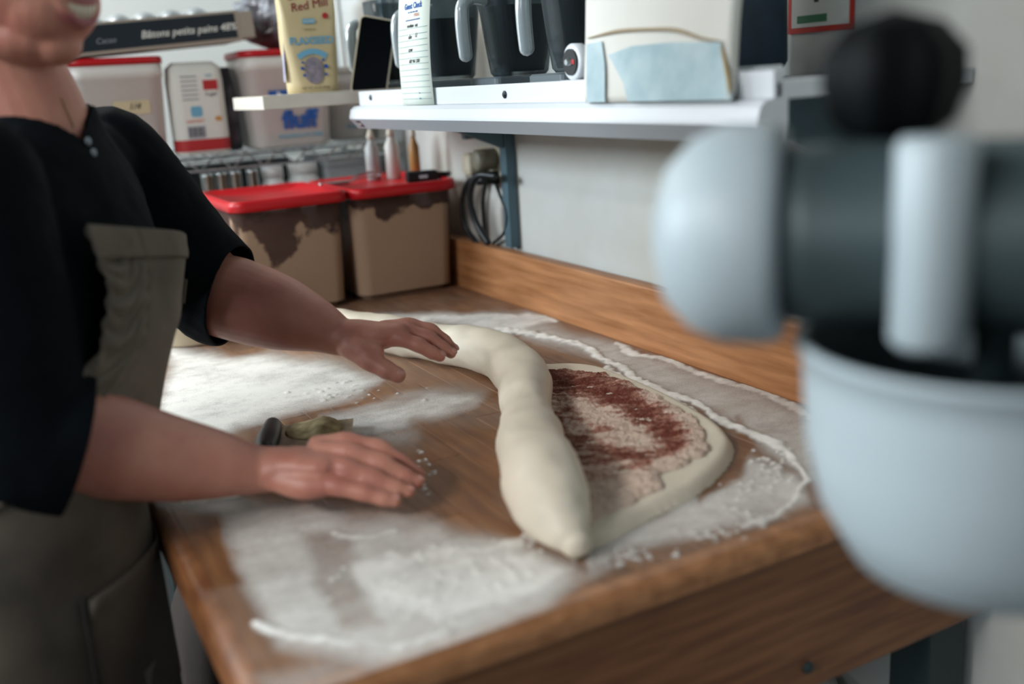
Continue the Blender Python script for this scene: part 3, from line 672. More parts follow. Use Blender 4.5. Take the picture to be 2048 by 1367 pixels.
# ------------------------------------------------------------------ wire rack with buckets
RY0, RY1, RX0, RX1 = 2.56, 2.98, -.30, 1.02
rk = thing('wire_rack', 'chrome wire shelving rack loaded with buckets behind the table', 'rack', (0, 0, 0))
for x in (RX0, RX1):
    for y in (RY0, RY1): obj('post', lathe([(.012, 0), (.0125, .01), (.0125, 1.93), (.008, 1.94)], 14, (x, y, 0)), CHROME, rk, True)
def wires(z):
    parts = []; r = .0028
    def bar(a, b, rr_=r): parts.append(tube([a, b], [rr_, rr_], 6, smooth=False, round_ends=False, up=(.3, .5, .8)))
    for y in (RY0, RY1):
        for dz in (0, -.032): bar((RX0, y, z+dz), (RX1, y, z+dz), .0035)
        n = 33
        for i in range(n):
            xa = RX0+(RX1-RX0)*i/n; xb = RX0+(RX1-RX0)*(i+1)/n; za, zb = (z, z-.032) if i % 2 else (z-.032, z); bar((xa, y, za), (xb, y, zb), .0022)
    for x in (RX0, RX1):
        for dz in (0, -.032): bar((x, RY0, z+dz), (x, RY1, z+dz), .0035)
    for x in np.arange(RX0+.025, RX1, .025): bar((x, RY0, z+.003), (x, RY1, z+.003), .0018)
    return join(*parts)
RZ = 1.236; RZ2 = .93
for z in (RZ, RZ2, .4): obj('wire_shelf', wires(z), CHROME, rk)
RT = RZ+.0055
def bucket(x, y, wdt, dep, h, label, lid=RED, rz=0):
    r = thing('bucket', label, 'bucket', (x, y, RT), rz, 'white buckets on the wire rack')
    obj('body', rbox([(wdt*.8, dep*.8, .03, 0), (wdt*.88, dep*.88, .035, .006), (wdt*.975, dep*.975, .04, h-.045), (wdt, dep, .04, h-.044), (wdt, dep, .04, h-.012), (wdt*.96, dep*.96, .04, h-.0115)], 6), WPLAST, r, True)
    obj('lid', rbox([(wdt*.98, dep*.98, .04, h-.011), (wdt*1.03, dep*1.03, .045, h-.010), (wdt*1.03, dep*1.03, .045, h+.002), (wdt*.99, dep*.99, .04, h+.006), (wdt*.93, dep*.93, .035, h+.006), (wdt*.9, dep*.9, .03, h+.001)], 6), lid, r, True)
    return r
b1 = bucket(.345, 2.69, .225, .22, .236, 'white bucket with red lid and strip of masking tape'); b1.location.y = 2.71
plate('masking_tape', frame((.0, -.1052, .125), (1, 0, 0), (0, -.02, 1)), .085, .032, mat('masking_tape', 'c7b795', .7), b1, .001, cx=.025)
text('handwriting', '1/4', .022, frame((.03, -.1068, .12), (1, 0, 0), (0, -.02, 1)), DARKP, b1, shear=.3)
b2 = bucket(.765, 2.71, .232, .22, .24, 'white bucket with red lid and large blue lettering')
fM = lambda x, z: frame((x, -.1045-.02*(z-.1), z), (1, 0, 0), (0, -.05, 1))
text('lettering', 'fluff', .062, fM(.015, .048), BLUE, b2, bold=.0025, ext=.0005)
text('lettering', 'MARSHMALLOW CREME', .011, fM(.015, .024), LBLUE, b2, bold=.0003)
plate('blue_panel', fM(.0, .122), .12, .045, BLUE, b2, .0008); plate('white_stripe', fM(-.02, .122) @ Matrix.Rotation(R_(45), 4, 'Z') @ Matrix.Translation((0, 0, .001)), .006, .05, PAPER, b2, .0004)
b3 = bucket(.957, 2.80, .13, .2, .19, 'white bucket in the corner of the rack under the wall shelf', WPLAST)
text('lettering', 'fluff', .02, frame((0, -.093, .03), (1, 0, 0), (0, -.05, 1)), LBLUE, b3)
# red and white paper packet
pk = thing('paper_packet', 'white paper packet with red base band between two buckets', 'packet', (.534, 2.66, RT), R_(2))
vv, ff = rbox([(.13, .075, .02, 0), (.136, .08, .03, .01), (.136, .08, .03, .18), (.13, .075, .03, .212), (.1, .03, .012, .225)], 6); obj('bag', (vv, ff), PAPER, pk, True)
vv, ff = rbox([(.1365, .0806, .0303, .008), (.1368, .0808, .0303, .012), (.1368, .0808, .0303, .036), (.1365, .0806, .0303, .037)], 6, caps=False); obj('red_band', (vv, ff), REDP, pk, True)
kM = lambda x, z: frame((x, -.0404, z), (1, 0, 0), (0, 0, 1))
plate('red_label', kM(.03, .168), .036, .024, REDP, pk); text('lettering', 'Sugar', .014, kM(.03, .142), DARKP, pk); plate('blue_emblem', kM(-.012, .105), .028, .026, LBLUE, pk, r=.006)
text('lettering', 'HARVEST', .011, kM(-.018, .078), mat('orange_red_print', 'c9543a', .6), pk)
plate('barcode_panel', kM(-.018, .055), .046, .032, mat('pale_grey_print', 'b9bcc0', .7), pk)
for i in range(9): plate('barcode_bar', kM(-.036+i*.0045, .055) @ Matrix.Translation((0, 0, .0007)), .0022 if i % 3 else .003, .025, DARKP, pk, .0003)
plate('orange_spot', kM(.04, .085), .016, .012, mat('orange_print', 'c58a4a', .6), pk, r=.005)
for i in range(6): plate('print_line', kM(-.022, .19-i*.011), .04, .003, mat('grey_print', '8e9499', .7), pk)
text('lettering', 'net', .012, kM(.028, .188), LBLUE, pk)
# dark bag beside the packet
vv, ff = rbox([(.034, .14, .01, 0), (.042, .16, .02, .02), (.036, .15, .017, .15), (.024, .12, .01, .21)], 5); vv = np.array(vv); vv[:, 0] += vnoise(vv, 22, 6)*.004
tag(obj('dark_bag', (vv, ff), mat('dark_foil', '2b2f36', .35, var=.5, vscale=25, col2='5a5d63'), None, True), 'dark crinkled bag squeezed between packet and blue lettered bucket', 'bag').location = (.624, 2.745, RT)
# chocolate batons box lying across the buckets
A = on(205, 120, 1, 2.6); B = on(485, 92, 1, 2.6)
bxl = .50; bang = R_(3.4)
cb = thing('chocolate_box', 'open dark navy box of chocolate batons lying on the buckets', 'box', (.655, 2.60, 1.5115)); cb.rotation_euler = (0, -bang, 0)
CARD = mat('cardboard', '9c9184', .8); NAVYB = mat('navy_print_board', '101d28', .5)
obj('tray', join(box(-bxl, 0, 0, 0, .2, .003), box(-bxl, 0, .003, 0, .003, .072), box(-bxl, .197, .003, 0, .2, .072), box(-bxl, .003, .003, -bxl+.003, .197, .072), box(-.003, .003, .003, 0, .197, .072)), CARD, cb)
bM_ = frame((0, -.0002, 0), (1, 0, 0), (0, 0, 1))
poly_plate('navy_front', bM_, [(-bxl+.002, .008), (-.010, .008), (-.010, .066), (-bxl+.002, .066)], NAVYB, cb, .0008)
obj('end_flap', box(.0005, .0, .004, .035, .19, .008, .001), CARD, cb); obj('end_flap', box(.0005, -.001, .008, .034, .002, .068, .001), CARD, cb)
text('lettering', 'Bâtons petits pains 48%', .024, bM_ @ Matrix.Translation((-.125, .027, .001)), PAPER, cb, shear=.25, align='CENTER', bold=.0003)
text('lettering', 'Cacao', .018, bM_ @ Matrix.Translation((-.32, .024, .001)), mat('grey_letter', '8a8f94', .6), cb, shear=.25)
FOIL = mat('silver_foil', 'a9b0b4', .35, metal=.5, bump=.2, bscale=40)
for i in range(7):
    x = -bxl+.035+i*.062; obj('foil_stick', tube([(x, .036, .060), (x+.004, .07, .068), (x+.004, .13, .066), (x, .165, .06)], [(.031, .024)]*4, 14), FOIL, cb, True)
# crumpled bag on top of the fluff bucket
vv, ff = ellipsoid((0, 0, .075), ((1, 0, 0), (0, 1, 0), (0, 0, 1)), (.12, .1, .085), 40, 26); vv = np.array(vv); vv *= (1+.16*vnoise(vv, 30, 8)+.1*vnoise(vv, 60, 9))[:, None]; vv[:, 2] -= vv[:, 2].min()
tag(obj('crumpled_bag', (vv, ff), mat('printed_plastic_bag', '4a4348', .35, col2='8a8f96', vscale=22), None, False), 'crumpled dark plastic bag lying on the lid of the blue lettered bucket', 'bag').location = (.80, 2.75, RT+.248)
# things on the lower shelf
RT2 = RZ2+.0055
JAR = mat('bright_white_plastic', 'e9edec', .4)
def jar(x, y, h, r_, label, rz=0, material=JAR):
    t = thing('white_jar', label, 'jar', (x, y, RT2), 0, 'white jars on the lower rack shelf')
    obj('body', lathe([(.0001, 0), (r_*.95, 0), (r_, .006), (r_, h*.8), (r_*.8, h*.86), (r_*.8, h*.88)], 26), material, t, True); obj('cap', lathe([(.0001, h*.882), (r_*.88, h*.882), (r_*.88, h*.99), (r_*.8, h), (.0001, h)], 26), material, t, True)
    return t
jar(.70, 2.64, .26, .032, 'slim white jar on the lower rack shelf behind the flour bins')
jar(.788, 2.66, .262, .045, 'wide white jar on the lower rack shelf behind the flour bins')
jar(.39, 2.665, .26, .045, 'white jar on the lower rack shelf behind the sleeve')
tag(obj('grey_box', rbox([(.16, .2, .01, 0), (.165, .2, .01, .24), (.17, .21, .01, .245), (.17, .21, .01, .27), (.16, .2, .01, .272)], 4), mat('grey_plastic', '9ba1a4', .5), None), 'pale grey plastic box on the lower rack shelf in the corner', 'box').location = (.922, 2.72, RT2)
for i, x in enumerate((.525, .56, .595, .64)):
    tag(obj('steel_canister', lathe([(.0001, 0), (.014, 0), (.0155, .01), (.0155, .248), (.0165, .25), (.0165, .258), (.0001, .26)], 16), CHROME, None, True), 'slim steel canister in a row on the lower rack shelf', 'canister', 'steel canisters on the lower rack shelf').location = (x, 2.61, RT2)
tag(obj('dark_backdrop', rbox([(.40, .09, .015, 0), (.43, .10, .02, .25), (.44, .105, .02, .252), (.44, .105, .02, .262)], 5), mat('dark_navy_backdrop', '0e1a20', .5), None), 'dark navy backdrop added at the back of the lower rack shelf', 'tub').location = (.60, 2.915, RT2)  # added piece that keeps the gap behind the canisters dark
lb = thing('labelled_carton', 'white carton with red and blue label behind the red lidded bin', 'carton', (.53, 2.655, RT2), 0)
lb.location = (.47, 2.79, RT2)
obj('carton', box(-.13, -.05, 0, .13, .06, .19, .003), PAPER, lb)
cM = lambda x, z: frame((x, -.0505, z), (1, 0, 0), (0, 0, 1))
plate('red_block', cM(.075, .13), .06, .022, REDP, lb); plate('red_block', cM(.07, .055), .07, .03, REDP, lb); plate('blue_block', cM(.06, .16), .05, .012, LBLUE, lb); plate('grey_block', cM(.07, .095), .06, .012, mat('grey_print', '8e9499', .7), lb)
tag(obj('storage_crate', rbox([(.5, .3, .02, 0), (.52, .32, .02, .3)], 4), mat('dark_crate', '23292c', .6), None), 'dark storage crate on the bottom rack shelf', 'crate').location = (.5, 2.77, .4055)

# ------------------------------------------------------------------ on the right bin lid and wall: bottles, tool, outlet and cords
LZ = TZ+.001+.25+.0042
def bottle(x, y, h, r_, col, label, name):
    t = thing('squeeze_bottle', label, 'bottle', (x, y, LZ)); obj('body', lathe([(.0001, 0), (r_, 0), (r_, h*.62), (r_*.5, h*.75), (r_*.45, h*.8)], 20), mat(name, col, .4), t, True); obj('nozzle', lathe([(r_*.55, h*.8), (r_*.55, h*.86), (.004, h), (.002, h)], 16), mat(name+'_cap', 'c9c3b4', .5), t, True)
bottle(.885, 2.38, .125, .017, 'aab0ae', 'small grey squeeze bottle on the right flour bin lid', 'grey_bottle')
bottle(.93, 2.36, .13, .018, 'c8c8c2', 'small white squeeze bottle on the right flour bin lid', 'white_bottle')
bottle(.965, 2.30, .125, .013, '9b7440', 'small amber squeeze bottle on the right flour bin lid', 'amber_bottle')
tl = thing('label_gun', 'black handled tool lying on the right flour bin lid', 'tool', (.945, 2.20, LZ+.0005), R_(-15))
obj('body', box(-.045, -.014, 0, .03, .014, .026, .005), BLACK, tl); obj('handle', tube([(.03, 0, .013), (.05, 0, .013), (.06, .01, .013)], [.008, .007, .006], 10), BLACK, tl, True); plate('plate', frame((-.005, -.0142, .013), (1, 0, 0), (0, 0, 1)), .02, .007, GREYM, tl)
tag(obj('wire_whisk', join(*[tube([(0, 0, .006), (.03, .012*math.cos(a), .012+.010*math.sin(a)), (.07, .014*math.cos(a), .014+.012*math.sin(a)), (.09, 0, .012)], [.0012]*4, 6) for a in np.linspace(0, math.pi, 5)]+[tube([(0, 0, .006), (-.07, 0, .006)], [.005, .005], 8, smooth=False)]), CHROME, None, True), 'small steel whisk lying on the right flour bin lid', 'whisk').location = (.80, 2.33, LZ)
q = on(985, 335, 0, X1)
ol = thing('wall_outlet', 'cream wall outlet with plugged adapters under the shelf', 'outlet', (X1-.002, q[1], q[2]+.01))
oM = frame((0, 0, 0), (0, -1, 0), (0, 0, 1)); CREAM = mat('cream_plastic', 'b9b09a', .5)
obj('cover_plate', xform(rbox([(.12, .075, .006, 0), (.12, .075, .006, .005)], 3), oM), CREAM, ol)
obj('adapter', xform(rbox([(.045, .05, .012, .0055, -.035, .0), (.045, .05, .012, .045, -.035, 0), (.036, .04, .01, .05, -.035, 0)], 4), oM), CREAM, ol, True)
obj('adapter', xform(lathe([(.0001, .0055), (.024, .0055), (.024, .05), (.018, .055), (.0001, .055)], 20, (.025, .012, 0)), oM), mat('grey_adapter', '7d7868', .5), ol, True)
obj('plug', xform(rbox([(.05, .03, .008, .0055, .02, -.03), (.045, .026, .008, .05, .02, -.03)], 4), oM), BLACK, ol, True)
CORD = mat('black_cord', '0f1416', .45)
def cord(pxs, x, r_, label):
    P = [on(a, b_, 0, x+dx) for a, b_, dx in pxs]; o = obj('power_cord', tube(P, [r_]*len(P), 10, up=(.2, .3, .9)), CORD, None, True); tag(o, label, 'cord')
cord([(985, 350, -.02), (940, 360, -.03), (925, 400, -.035), (930, 450, -.03), (955, 487, -.02)], X1-.015, .006, 'thick black power cord hanging close to the flour bin')
cord([(990, 352, -.02), (955, 352, -.04), (940, 390, -.04), (950, 440, -.03), (975, 484, -.02)], X1-.036, .008, 'thick black power cord looped below the outlet')
cord([(985, 348, 0), (1000, 390, -.012), (1014, 430, -.014), (1008, 465, -.01), (985, 488, 0)], X1-.012, .0035, 'thin black power cord bowing outwards beside the upright post')
cord([(972, 356, -.004), (966, 400, -.006), (968, 440, -.004), (972, 480, -.002)], X1-.008, .005, 'black power cord hanging straight down below the outlet')

# ------------------------------------------------------------------ person
S_ = np.array([.485, .875, 0]); S_ /= np.linalg.norm(S_); N_ = np.array([S_[1], -S_[0], 0]); Z_ = np.array([0, 0, 1.])
TS = np.array([  # z, cx, cy, half width, half depth
    (.62, -.072, 1.225, .205, .165), (.75, -.072, 1.225, .215, .168), (.85, -.068, 1.228, .215, .168), (.92, -.062, 1.235, .210, .166), (.98, -.045, 1.250, .205, .166),
    (1.05, -.015, 1.275, .200, .165), (1.12, .015, 1.292, .195, .165), (1.19, .038, 1.305, .190, .150), (1.26, .055, 1.315, .185, .118), (1.31, .065, 1.318, .165, .092), (1.345, .07, 1.318, .115, .075), (1.375, .075, 1.316, .070, .066)])
def tsec(z): return [np.interp(z, TS[:, 0], TS[:, k]) for k in range(1, 5)]
def tpt(th, z, off=0.):
    cx, cy, a_, b_ = tsec(z); return np.array([cx, cy, z])+S_*(a_+off)*math.sin(th)+N_*(b_+off)*math.cos(th)
def torso(off, z0=.62, z1=1.375, n=48):
    return loft([[tpt(t, z, off) for t in np.linspace(0, 2*math.pi, n, endpoint=False)] for z in np.linspace(z0, z1, 30)])
nsh = pd(-62, 392, 1.0); nel = pd(25, 872, 1.04); nhem = pd(160, 884, 1.075); nm1 = pd(330, 915, 1.125); nm2 = pd(430, 928, 1.15); nwr = pd(512, 938, 1.17)
fsh = pd(225, 325, 1.40); fmid = pd(330, 470, 1.46); fel = pd(420, 578, 1.50); fhem = pd(470, 597, 1.49); fm1 = pd(561, 626, 1.48); fm2 = pd(635, 652, 1.47); fwr = pd(684, 674, 1.465)
up_n = -RB[:, 1]
def finger(pts, r0, r1, bulge=1.06):
    n = len(pts); P_ = [np.array(p, float) for p in pts]; Q = []; rr_ = []
    for i, p in enumerate(P_):          # joints swell a little, the bones between them are slimmer
        r_ = np.interp(i/(n-1), [0, 1], [r0, r1]); Q.append(p); rr_.append(r_*(bulge if 0 < i < n-1 else 1))
        if i < n-1: Q.append((p+P_[i+1])/2); rr_.append(np.interp((i+.5)/(n-1), [0, 1], [r0, r1])*.95)
    return tube([pd(*p) for p in Q], rr_, 16, per=4, up=(.1, -.2, 1))
# head frame
Lh = np.array([.74, .67, 0]); Lh /= np.linalg.norm(Lh); Fh = np.array([.64, -.71, -.26]); Fh -= Lh*(Fh@Lh); Fh /= np.linalg.norm(Fh); Uh = np.cross(Fh, Lh)*1.0
if Uh[2] < 0: Uh = -Uh
HS = 1.14; chin = pd(140, 122, 1.09); HC = chin-Fh*.080*HS+Uh*.112*HS
def hp(l, f, u): return HC+(Lh*l+Fh*f+Uh*u)*HS
AX = (Lh*HS, Fh*HS, Uh*HS)
head = [ellipsoid(hp(0, -.015, .035), AX, (.076, .095, .088), 28, 18), ellipsoid(hp(0, .022, -.03), AX, (.068, .072, .082), 28, 18),
        ellipsoid(hp(0, .048, -.062), AX, (.052, .046, .046), 24, 14), ellipsoid(hp(0, .062, -.098), AX, (.026, .024, .022), 18, 12),
        ellipsoid(hp(0, .020, -.098), AX, (.052, .055, .030), 22, 12), ellipsoid(hp(.040, .036, -.030), AX, (.029, .034, .032), 18, 12), ellipsoid(hp(-.040, .036, -.030), AX, (.029, .034, .032), 18, 12), ellipsoid(hp(0, .040, -.012), AX, (.056, .045, .050), 22, 14), ellipsoid(hp(0, .050, .045), AX, (.060, .038, .040), 22, 14),
        tube([hp(0, .082, .022), hp(0, .095, .0), hp(0, .112, -.020)], [.009, .010, .0135], 12), ellipsoid(hp(.012, .098, -.024), AX, (.009, .011, .008), 12, 8), ellipsoid(hp(-.012, .098, -.024), AX, (.009, .011, .008), 12, 8),
        ellipsoid(hp(.078, -.012, -.005), AX, (.008, .018, .030), 14, 10), ellipsoid(hp(-.078, -.012, -.005), AX, (.008, .018, .030), 14, 10)]
def muz(l, u):
    q = 1-(l/.052)**2-((u+.062)/.046)**2; return .048+.046*math.sqrt(max(q, .0))
def lipline(sign, c0, c1): return [(l, c0+(c1-c0)*(abs(l)/.030)**2) for l in np.linspace(-.030, .030, 9)]
for line, r_ in ((lipline(1, -.0545, -.0495), .0052), (lipline(1, -.0745, -.0515), .0062)):
    head.append(tube([hp(l, muz(l, u)-.0005, u) for l, u in line], [r_*(.45 if i in (0, 8) else (.8 if i in (1, 7) else 1)) for i in range(9)], 12))
neck = tube([hp(0, -.028, -.03), hp(0, -.022, -.095), (.072, 1.312, 1.365), (.068, 1.318, 1.30)], [(.058, .062), (.058, .06), (.066, .066), (.09, .075)], 24, up=tuple(N_))
arms = [tube([nsh, (nsh+nel)/2, nel, nhem, nm1, nm2, nwr], [.062, .060, .060, .0605, .0500, .0405, (.034, .0275)], 28, up=tuple(up_n)),
        tube([fsh, fmid, fel, fhem, fm1, fm2, fwr], [.060, .060, .060, .0630, .0560, .0400, (.030, .0265)], 28, up=tuple(up_n))]
# near hand: back of the hand seen, little finger nearest
nh = [tube([nwr, pd(560, 933, 1.175), pd(615, 930, 1.175), pd(652, 930, 1.17)], [(.033, .026), (.038, .024), (.044, .0215), (.042, .017)], 22, up=(.05, .35, 1)),
      tube([pd(490, 945, 1.165), pd(545, 955, 1.155), pd(605, 970, 1.143), pd(645, 970, 1.14)], [.012, .0155, .017, .014], 16),
      finger([(628, 962, 1.142), (672, 972, 1.137), (728, 985, 1.135), (768, 997, 1.136), (790, 1001, 1.138)], .0125, .0082),
      finger([(640, 925, 1.158), (690, 935, 1.148), (748, 954, 1.148), (795, 975, 1.15), (818, 982, 1.152)], .0128, .0082),
      finger([(640, 900, 1.176), (698, 904, 1.166), (765, 924, 1.165), (812, 951, 1.167), (836, 962, 1.17)], .0130, .0083),
      finger([(635, 890, 1.20), (692, 882, 1.192), (760, 895, 1.19), (805, 924, 1.19), (838, 948, 1.192)], .0128, .0082),
      finger([(560, 925, 1.19), (600, 915, 1.215), (650, 925, 1.235), (690, 940, 1.24)], .017, .0105)]
# far hand: thumb side seen
fh = [tube([fwr, pd(715, 672, 1.47), pd(752, 672, 1.475), pd(785, 668, 1.48)], [(.033, .026), (.036, .0255), (.042, .0225), (.040, .018)], 22, up=(0, .35, 1)),
      tube([pd(668, 676, 1.463), pd(700, 688, 1.452), pd(726, 700, 1.443), pd(748, 705, 1.44)], [.016, .021, .0205, .016], 16),
      finger([(700, 692, 1.449), (740, 720, 1.436), (775, 740, 1.43), (796, 750, 1.43)], .0185, .0122, 1.0),
      finger([(762, 678, 1.46), (800, 676, 1.452), (838, 690, 1.452), (866, 706, 1.456), (880, 712, 1.46)], .0138, .0090),
      finger([(770, 664, 1.482), (812, 660, 1.476), (856, 674, 1.476), (886, 695, 1.478), (902, 706, 1.48)], .0136, .0088),
      finger([(770, 656, 1.503), (818, 650, 1.50), (862, 660, 1.50), (890, 681, 1.50), (906, 697, 1.502)], .0130, .0084),
      finger([(766, 655, 1.52), (808, 650, 1.52), (845, 656, 1.522), (872, 674, 1.524), (886, 688, 1.525)], .0118, .0076)]
HIP = np.array([-.075, 1.225, .70])
def leg(sgn):
    h = HIP+S_*sgn*.095; k = h+N_*.02+np.array([0, 0, -.24]); a_ = h-N_*.01+np.array([0, 0, -.60]); return h, k, a_
legs = [tube([leg(s)[0]+Z_*.05, leg(s)[0], leg(s)[1], (leg(s)[1]+leg(s)[2])/2-N_*.015, leg(s)[2]], [.088, .092, .065, .058, .04], 22, up=tuple(N_)) for s in (-1, 1)]
feet = [tube([leg(s)[2]-N_*.02+Z_*-.03, leg(s)[2]+N_*.06+Z_*-.055, leg(s)[2]+N_*.14+Z_*-.065], [(.035, .04), (.038, .028), (.036, .018)], 18) for s in (-1, 1)]
body = fuse([torso(-.012, .6, 1.37)]+head+[neck]+arms+nh+fh+legs+feet+[tube([nm2, nwr, pd(560, 936, 1.172)], [.0405, (.0345, .029), (.036, .026)], 24, up=tuple(up_n)), tube([fm2, fwr, pd(718, 676, 1.468)], [.0400, (.0305, .028), (.034, .026)], 24, up=tuple(up_n))], .0026, 7)
bc = coords(body)
hl = (bc-HC)@np.array(AX).T/HS**2
lip = np.exp(-(((np.abs(hl[:, 2]+.0625-.09*(hl[:, 0]/.03)**2*.09)-.0105)/.0045)**2))*np.exp(-(hl[:, 0]/.026)**6)*(hl[:, 1] > .06)
attr(body, 'lips', lip)
dsm = 0*bc[:, 0]
bp_ = pix(bc)
SK = bpy.data.materials.new('skin'); SK.use_nodes = True; nt = SK.node_tree; N = nt.nodes; L = nt.links
b = N['Principled BSDF']; b.inputs['Roughness'].default_value = .5
b.inputs['Subsurface Weight'].default_value = .15; b.inputs['Subsurface Radius'].default_value = (.012, .004, .002); b.inputs['Subsurface Scale'].default_value = 1
tc = N.new('ShaderNodeTexCoord'); n1 = noise_node(18, 5); n2 = noise_node(260, 3); n3 = noise_node(420, 2)
rp = N.new('ShaderNodeValToRGB'); L.new(n1.outputs[0], rp.inputs[0]); rp.color_ramp.elements[0].position = .3; rp.color_ramp.elements[0].color = lin('a8695a'); rp.color_ramp.elements[1].position = .7; rp.color_ramp.elements[1].color = lin('bd8470')
at = N.new('ShaderNodeAttribute'); at.attribute_name = 'lips'; mxr = N.new('ShaderNodeMixRGB'); mxr.inputs[2].default_value = lin('8e4650'); L.new(at.outputs['Fac'], mxr.inputs[0]); L.new(rp.outputs[0], mxr.inputs[1]); L.new(mxr.outputs[0], b.inputs['Base Color'])
bp = N.new('ShaderNodeBump'); bp.inputs['Strength'].default_value = .18; bp.inputs['Distance'].default_value = .001; L.new(n2.outputs[0], bp.inputs['Height']); L.new(bp.outputs[0], b.inputs['Normal'])
person = obj('person', body, SK, None, True)
tag(person, 'smiling baker in navy top and grey canvas apron leaning over the table', 'person')
from mathutils.bvhtree import BVHTree
def bvh(me):
    return BVHTree.FromPolygons([v.co for v in me.vertices], [tuple(p.vertices) for p in me.polygons])
BB = bvh(body)
def hit(tree, x, y, off=0.):
    d = RB@np.array([x-1024, y-683.5, FPX]); d /= np.linalg.norm(d); r = tree.ray_cast(Vector(CAM), Vector(d), 5.)
    if r[0] is None: return None
    return np.array(r[0])+np.array(r[1])*off, np.array(r[1])
# teeth, eyes, hair, nails
tv = []; tf = []
for i, l in enumerate(np.linspace(-.0245, .0245, 9)[:-1]):
    w_ = .0061; a_ = l+.0002; c_ = l+w_-.0003; q = 1-(abs(l+w_/2)/.032)**2
    up_ = -.0560+.004*(1-q); lo_ = up_-.0125*q-.001
    k = len(tv)
    for u in (lo_, up_):
        for x in (a_, (a_+c_)/2, c_): tv.append(hp(x, muz(x, -.062)+.0012+(.0006 if x not in (a_, c_) else 0), u))
    tf += [(k, k+1, k+4, k+3), (k+1, k+2, k+5, k+4)]
obj('teeth', evaluated(me_from(tv, tf), [('SOLIDIFY', dict(thickness=.003, offset=-1))]), mat('teeth_enamel', 'd9cfb8', .3), person, True)
for s in (-1, 1):
    eo = obj('eye', ellipsoid(hp(s*.031, .071, .016), AX, (.012, .011, .0075), 18, 12), mat('eye_white', 'd8d4cc', .2), person, True); obj('iris', ellipsoid(hp(s*.031, .0785, .0145), AX, (.0048, .0045, .0048), 14, 8), mat('brown_iris', '2e1c12', .2), eo, True)
    obj('eyebrow', tube([hp(s*.014, .087, .036), hp(s*.032, .082, .042), hp(s*.050, .066, .036)], [.0025, .003, .0015], 8), mat('dark_hair', '1d1512', .6, bump=.5, bscale=300, stretch=(1, 1, 8)), person, True)
hair = fuse([ellipsoid(hp(0, -.020, .040), AX, (.084, .102, .093), 28, 18), ellipsoid(hp(0, -.125, .05), AX, (.04, .035, .04), 18, 12)], .004, 3)
hc = coords(hair); hh = (hc-HC)@np.array(AX).T/HS**2; hair = delete_verts(hair, ((hh[:, 1] > .035) & (hh[:, 2] < .075)) | (hh[:, 2] < -.045) | ((hh[:, 1] > .01) & (hh[:, 2] < .02)))
obj('hair', hair, MATS['dark_hair'], person, True)
NAIL = mat('fingernail', 'b98478', .3)
def nail(p, q, r_, side, s=1.):
    p = pd(*p); q = pd(*q); d = q-p; d /= np.linalg.norm(d); u = np.asarray(side, float); u -= d*(u@d); u /= np.linalg.norm(u); v = np.cross(d, u)
    obj('fingernail', ellipsoid(q+d*.001+u*r_*.62, (d, v, u), (.0065*s, .0052*s, r_*.42), 14, 8), NAIL, person, True)
nail((775, 740, 1.43), (796, 750, 1.43), .0122, RB@np.array([.25, -.55, -.8]), 1.2)
nail((866, 706, 1.456), (880, 712, 1.46), .0092, RB@np.array([.4, -.75, -.5])); nail((886, 695, 1.478), (902, 706, 1.48), .009, RB@np.array([.4, -.8, -.4])); nail((890, 681, 1.50), (906, 697, 1.502), .0086, RB@np.array([.5, -.8, -.3]))
nail((768, 997, 1.136), (790, 1001, 1.138), .0082, RB@np.array([.1, -.8, -.5]), .85); nail((795, 975, 1.15), (818, 982, 1.152), .0082, RB@np.array([.15, -.85, -.4]), .9); nail((812, 951, 1.167), (836, 962, 1.17), .0083, RB@np.array([.2, -.85, -.4]), .9)
# navy top
nsl = tube([nsh+Z_*.012, (nsh+nel)/2, nel, nhem, nhem+(nm1-nhem)*.35], [.070, .080, .083, .079, .076], 30, up=tuple(up_n))
fsl = tube([fsh+Z_*.004, fmid, fel, fhem, fhem+(fm1-fhem)*.6], [.074, .079, .080, .0745, .071], 30, up=tuple(up_n))
top = fuse([torso(.006, .80, 1.385), nsl, fsl, tube([tpt(-math.pi/2, 1.30), tpt(math.pi/2, 1.30)], [.062, .06], 20, smooth=False)], .005, 6)
tcx = coords(top); nn = normals(top)
wr = vnoise(tcx, 9, 31)*.006+vnoise(tcx*np.array([1, 1, .45]), 26, 32)*.0035+vnoise(tcx, 60, 33)*.001
tcx = tcx+nn*wr[:, None]; setco(top, tcx)
vb_ = pd(152, 270, 1.13); rel = tcx-np.array([.074, 1.314, 0]); l_ = rel@S_; f_ = rel@N_
mask = (tcx[:, 2] > 1.382) & (np.hypot(l_, f_) < .105)
hw = np.clip((tcx[:, 2]-vb_[2])/.05, 0, 1)*.062
vl = (vb_-np.array([.074, 1.314, 0]))@S_
mask |= (f_ > 0) & (np.abs(l_-vl) < hw) & (tcx[:, 2] > vb_[2])
top = delete_verts(top, mask)
bm = bmesh.new(); bm.from_mesh(top)
for h0, h1 in ((nhem, nm1), (fhem, fm1)):
    ax_ = (h1-h0)/np.linalg.norm(h1-h0); loc_ = set()
    for v in bm.verts:
        d = np.array(v.co)-h0; al = d@ax_
        if -.03 < al < .13 and np.linalg.norm(d-al*ax_) < .115: loc_.add(v)
    fc = [f for f in bm.faces if all(v in loc_ for v in f.verts)]; eg = {e for f in fc for e in f.edges}; vt = {v for f in fc for v in f.verts}
    bmesh.ops.bisect_plane(bm, geom=list(vt)+list(eg)+fc, plane_co=Vector(h0-ax_*.008), plane_no=Vector(ax_), clear_outer=True)
nb_v = [v for v in bm.verts if v.is_boundary and v.co.z > 1.32]
for _ in range(8): bmesh.ops.smooth_vert(bm, verts=nb_v, factor=.5, use_axis_x=True, use_axis_y=True, use_axis_z=True)
bm.to_mesh(top); bm.free()
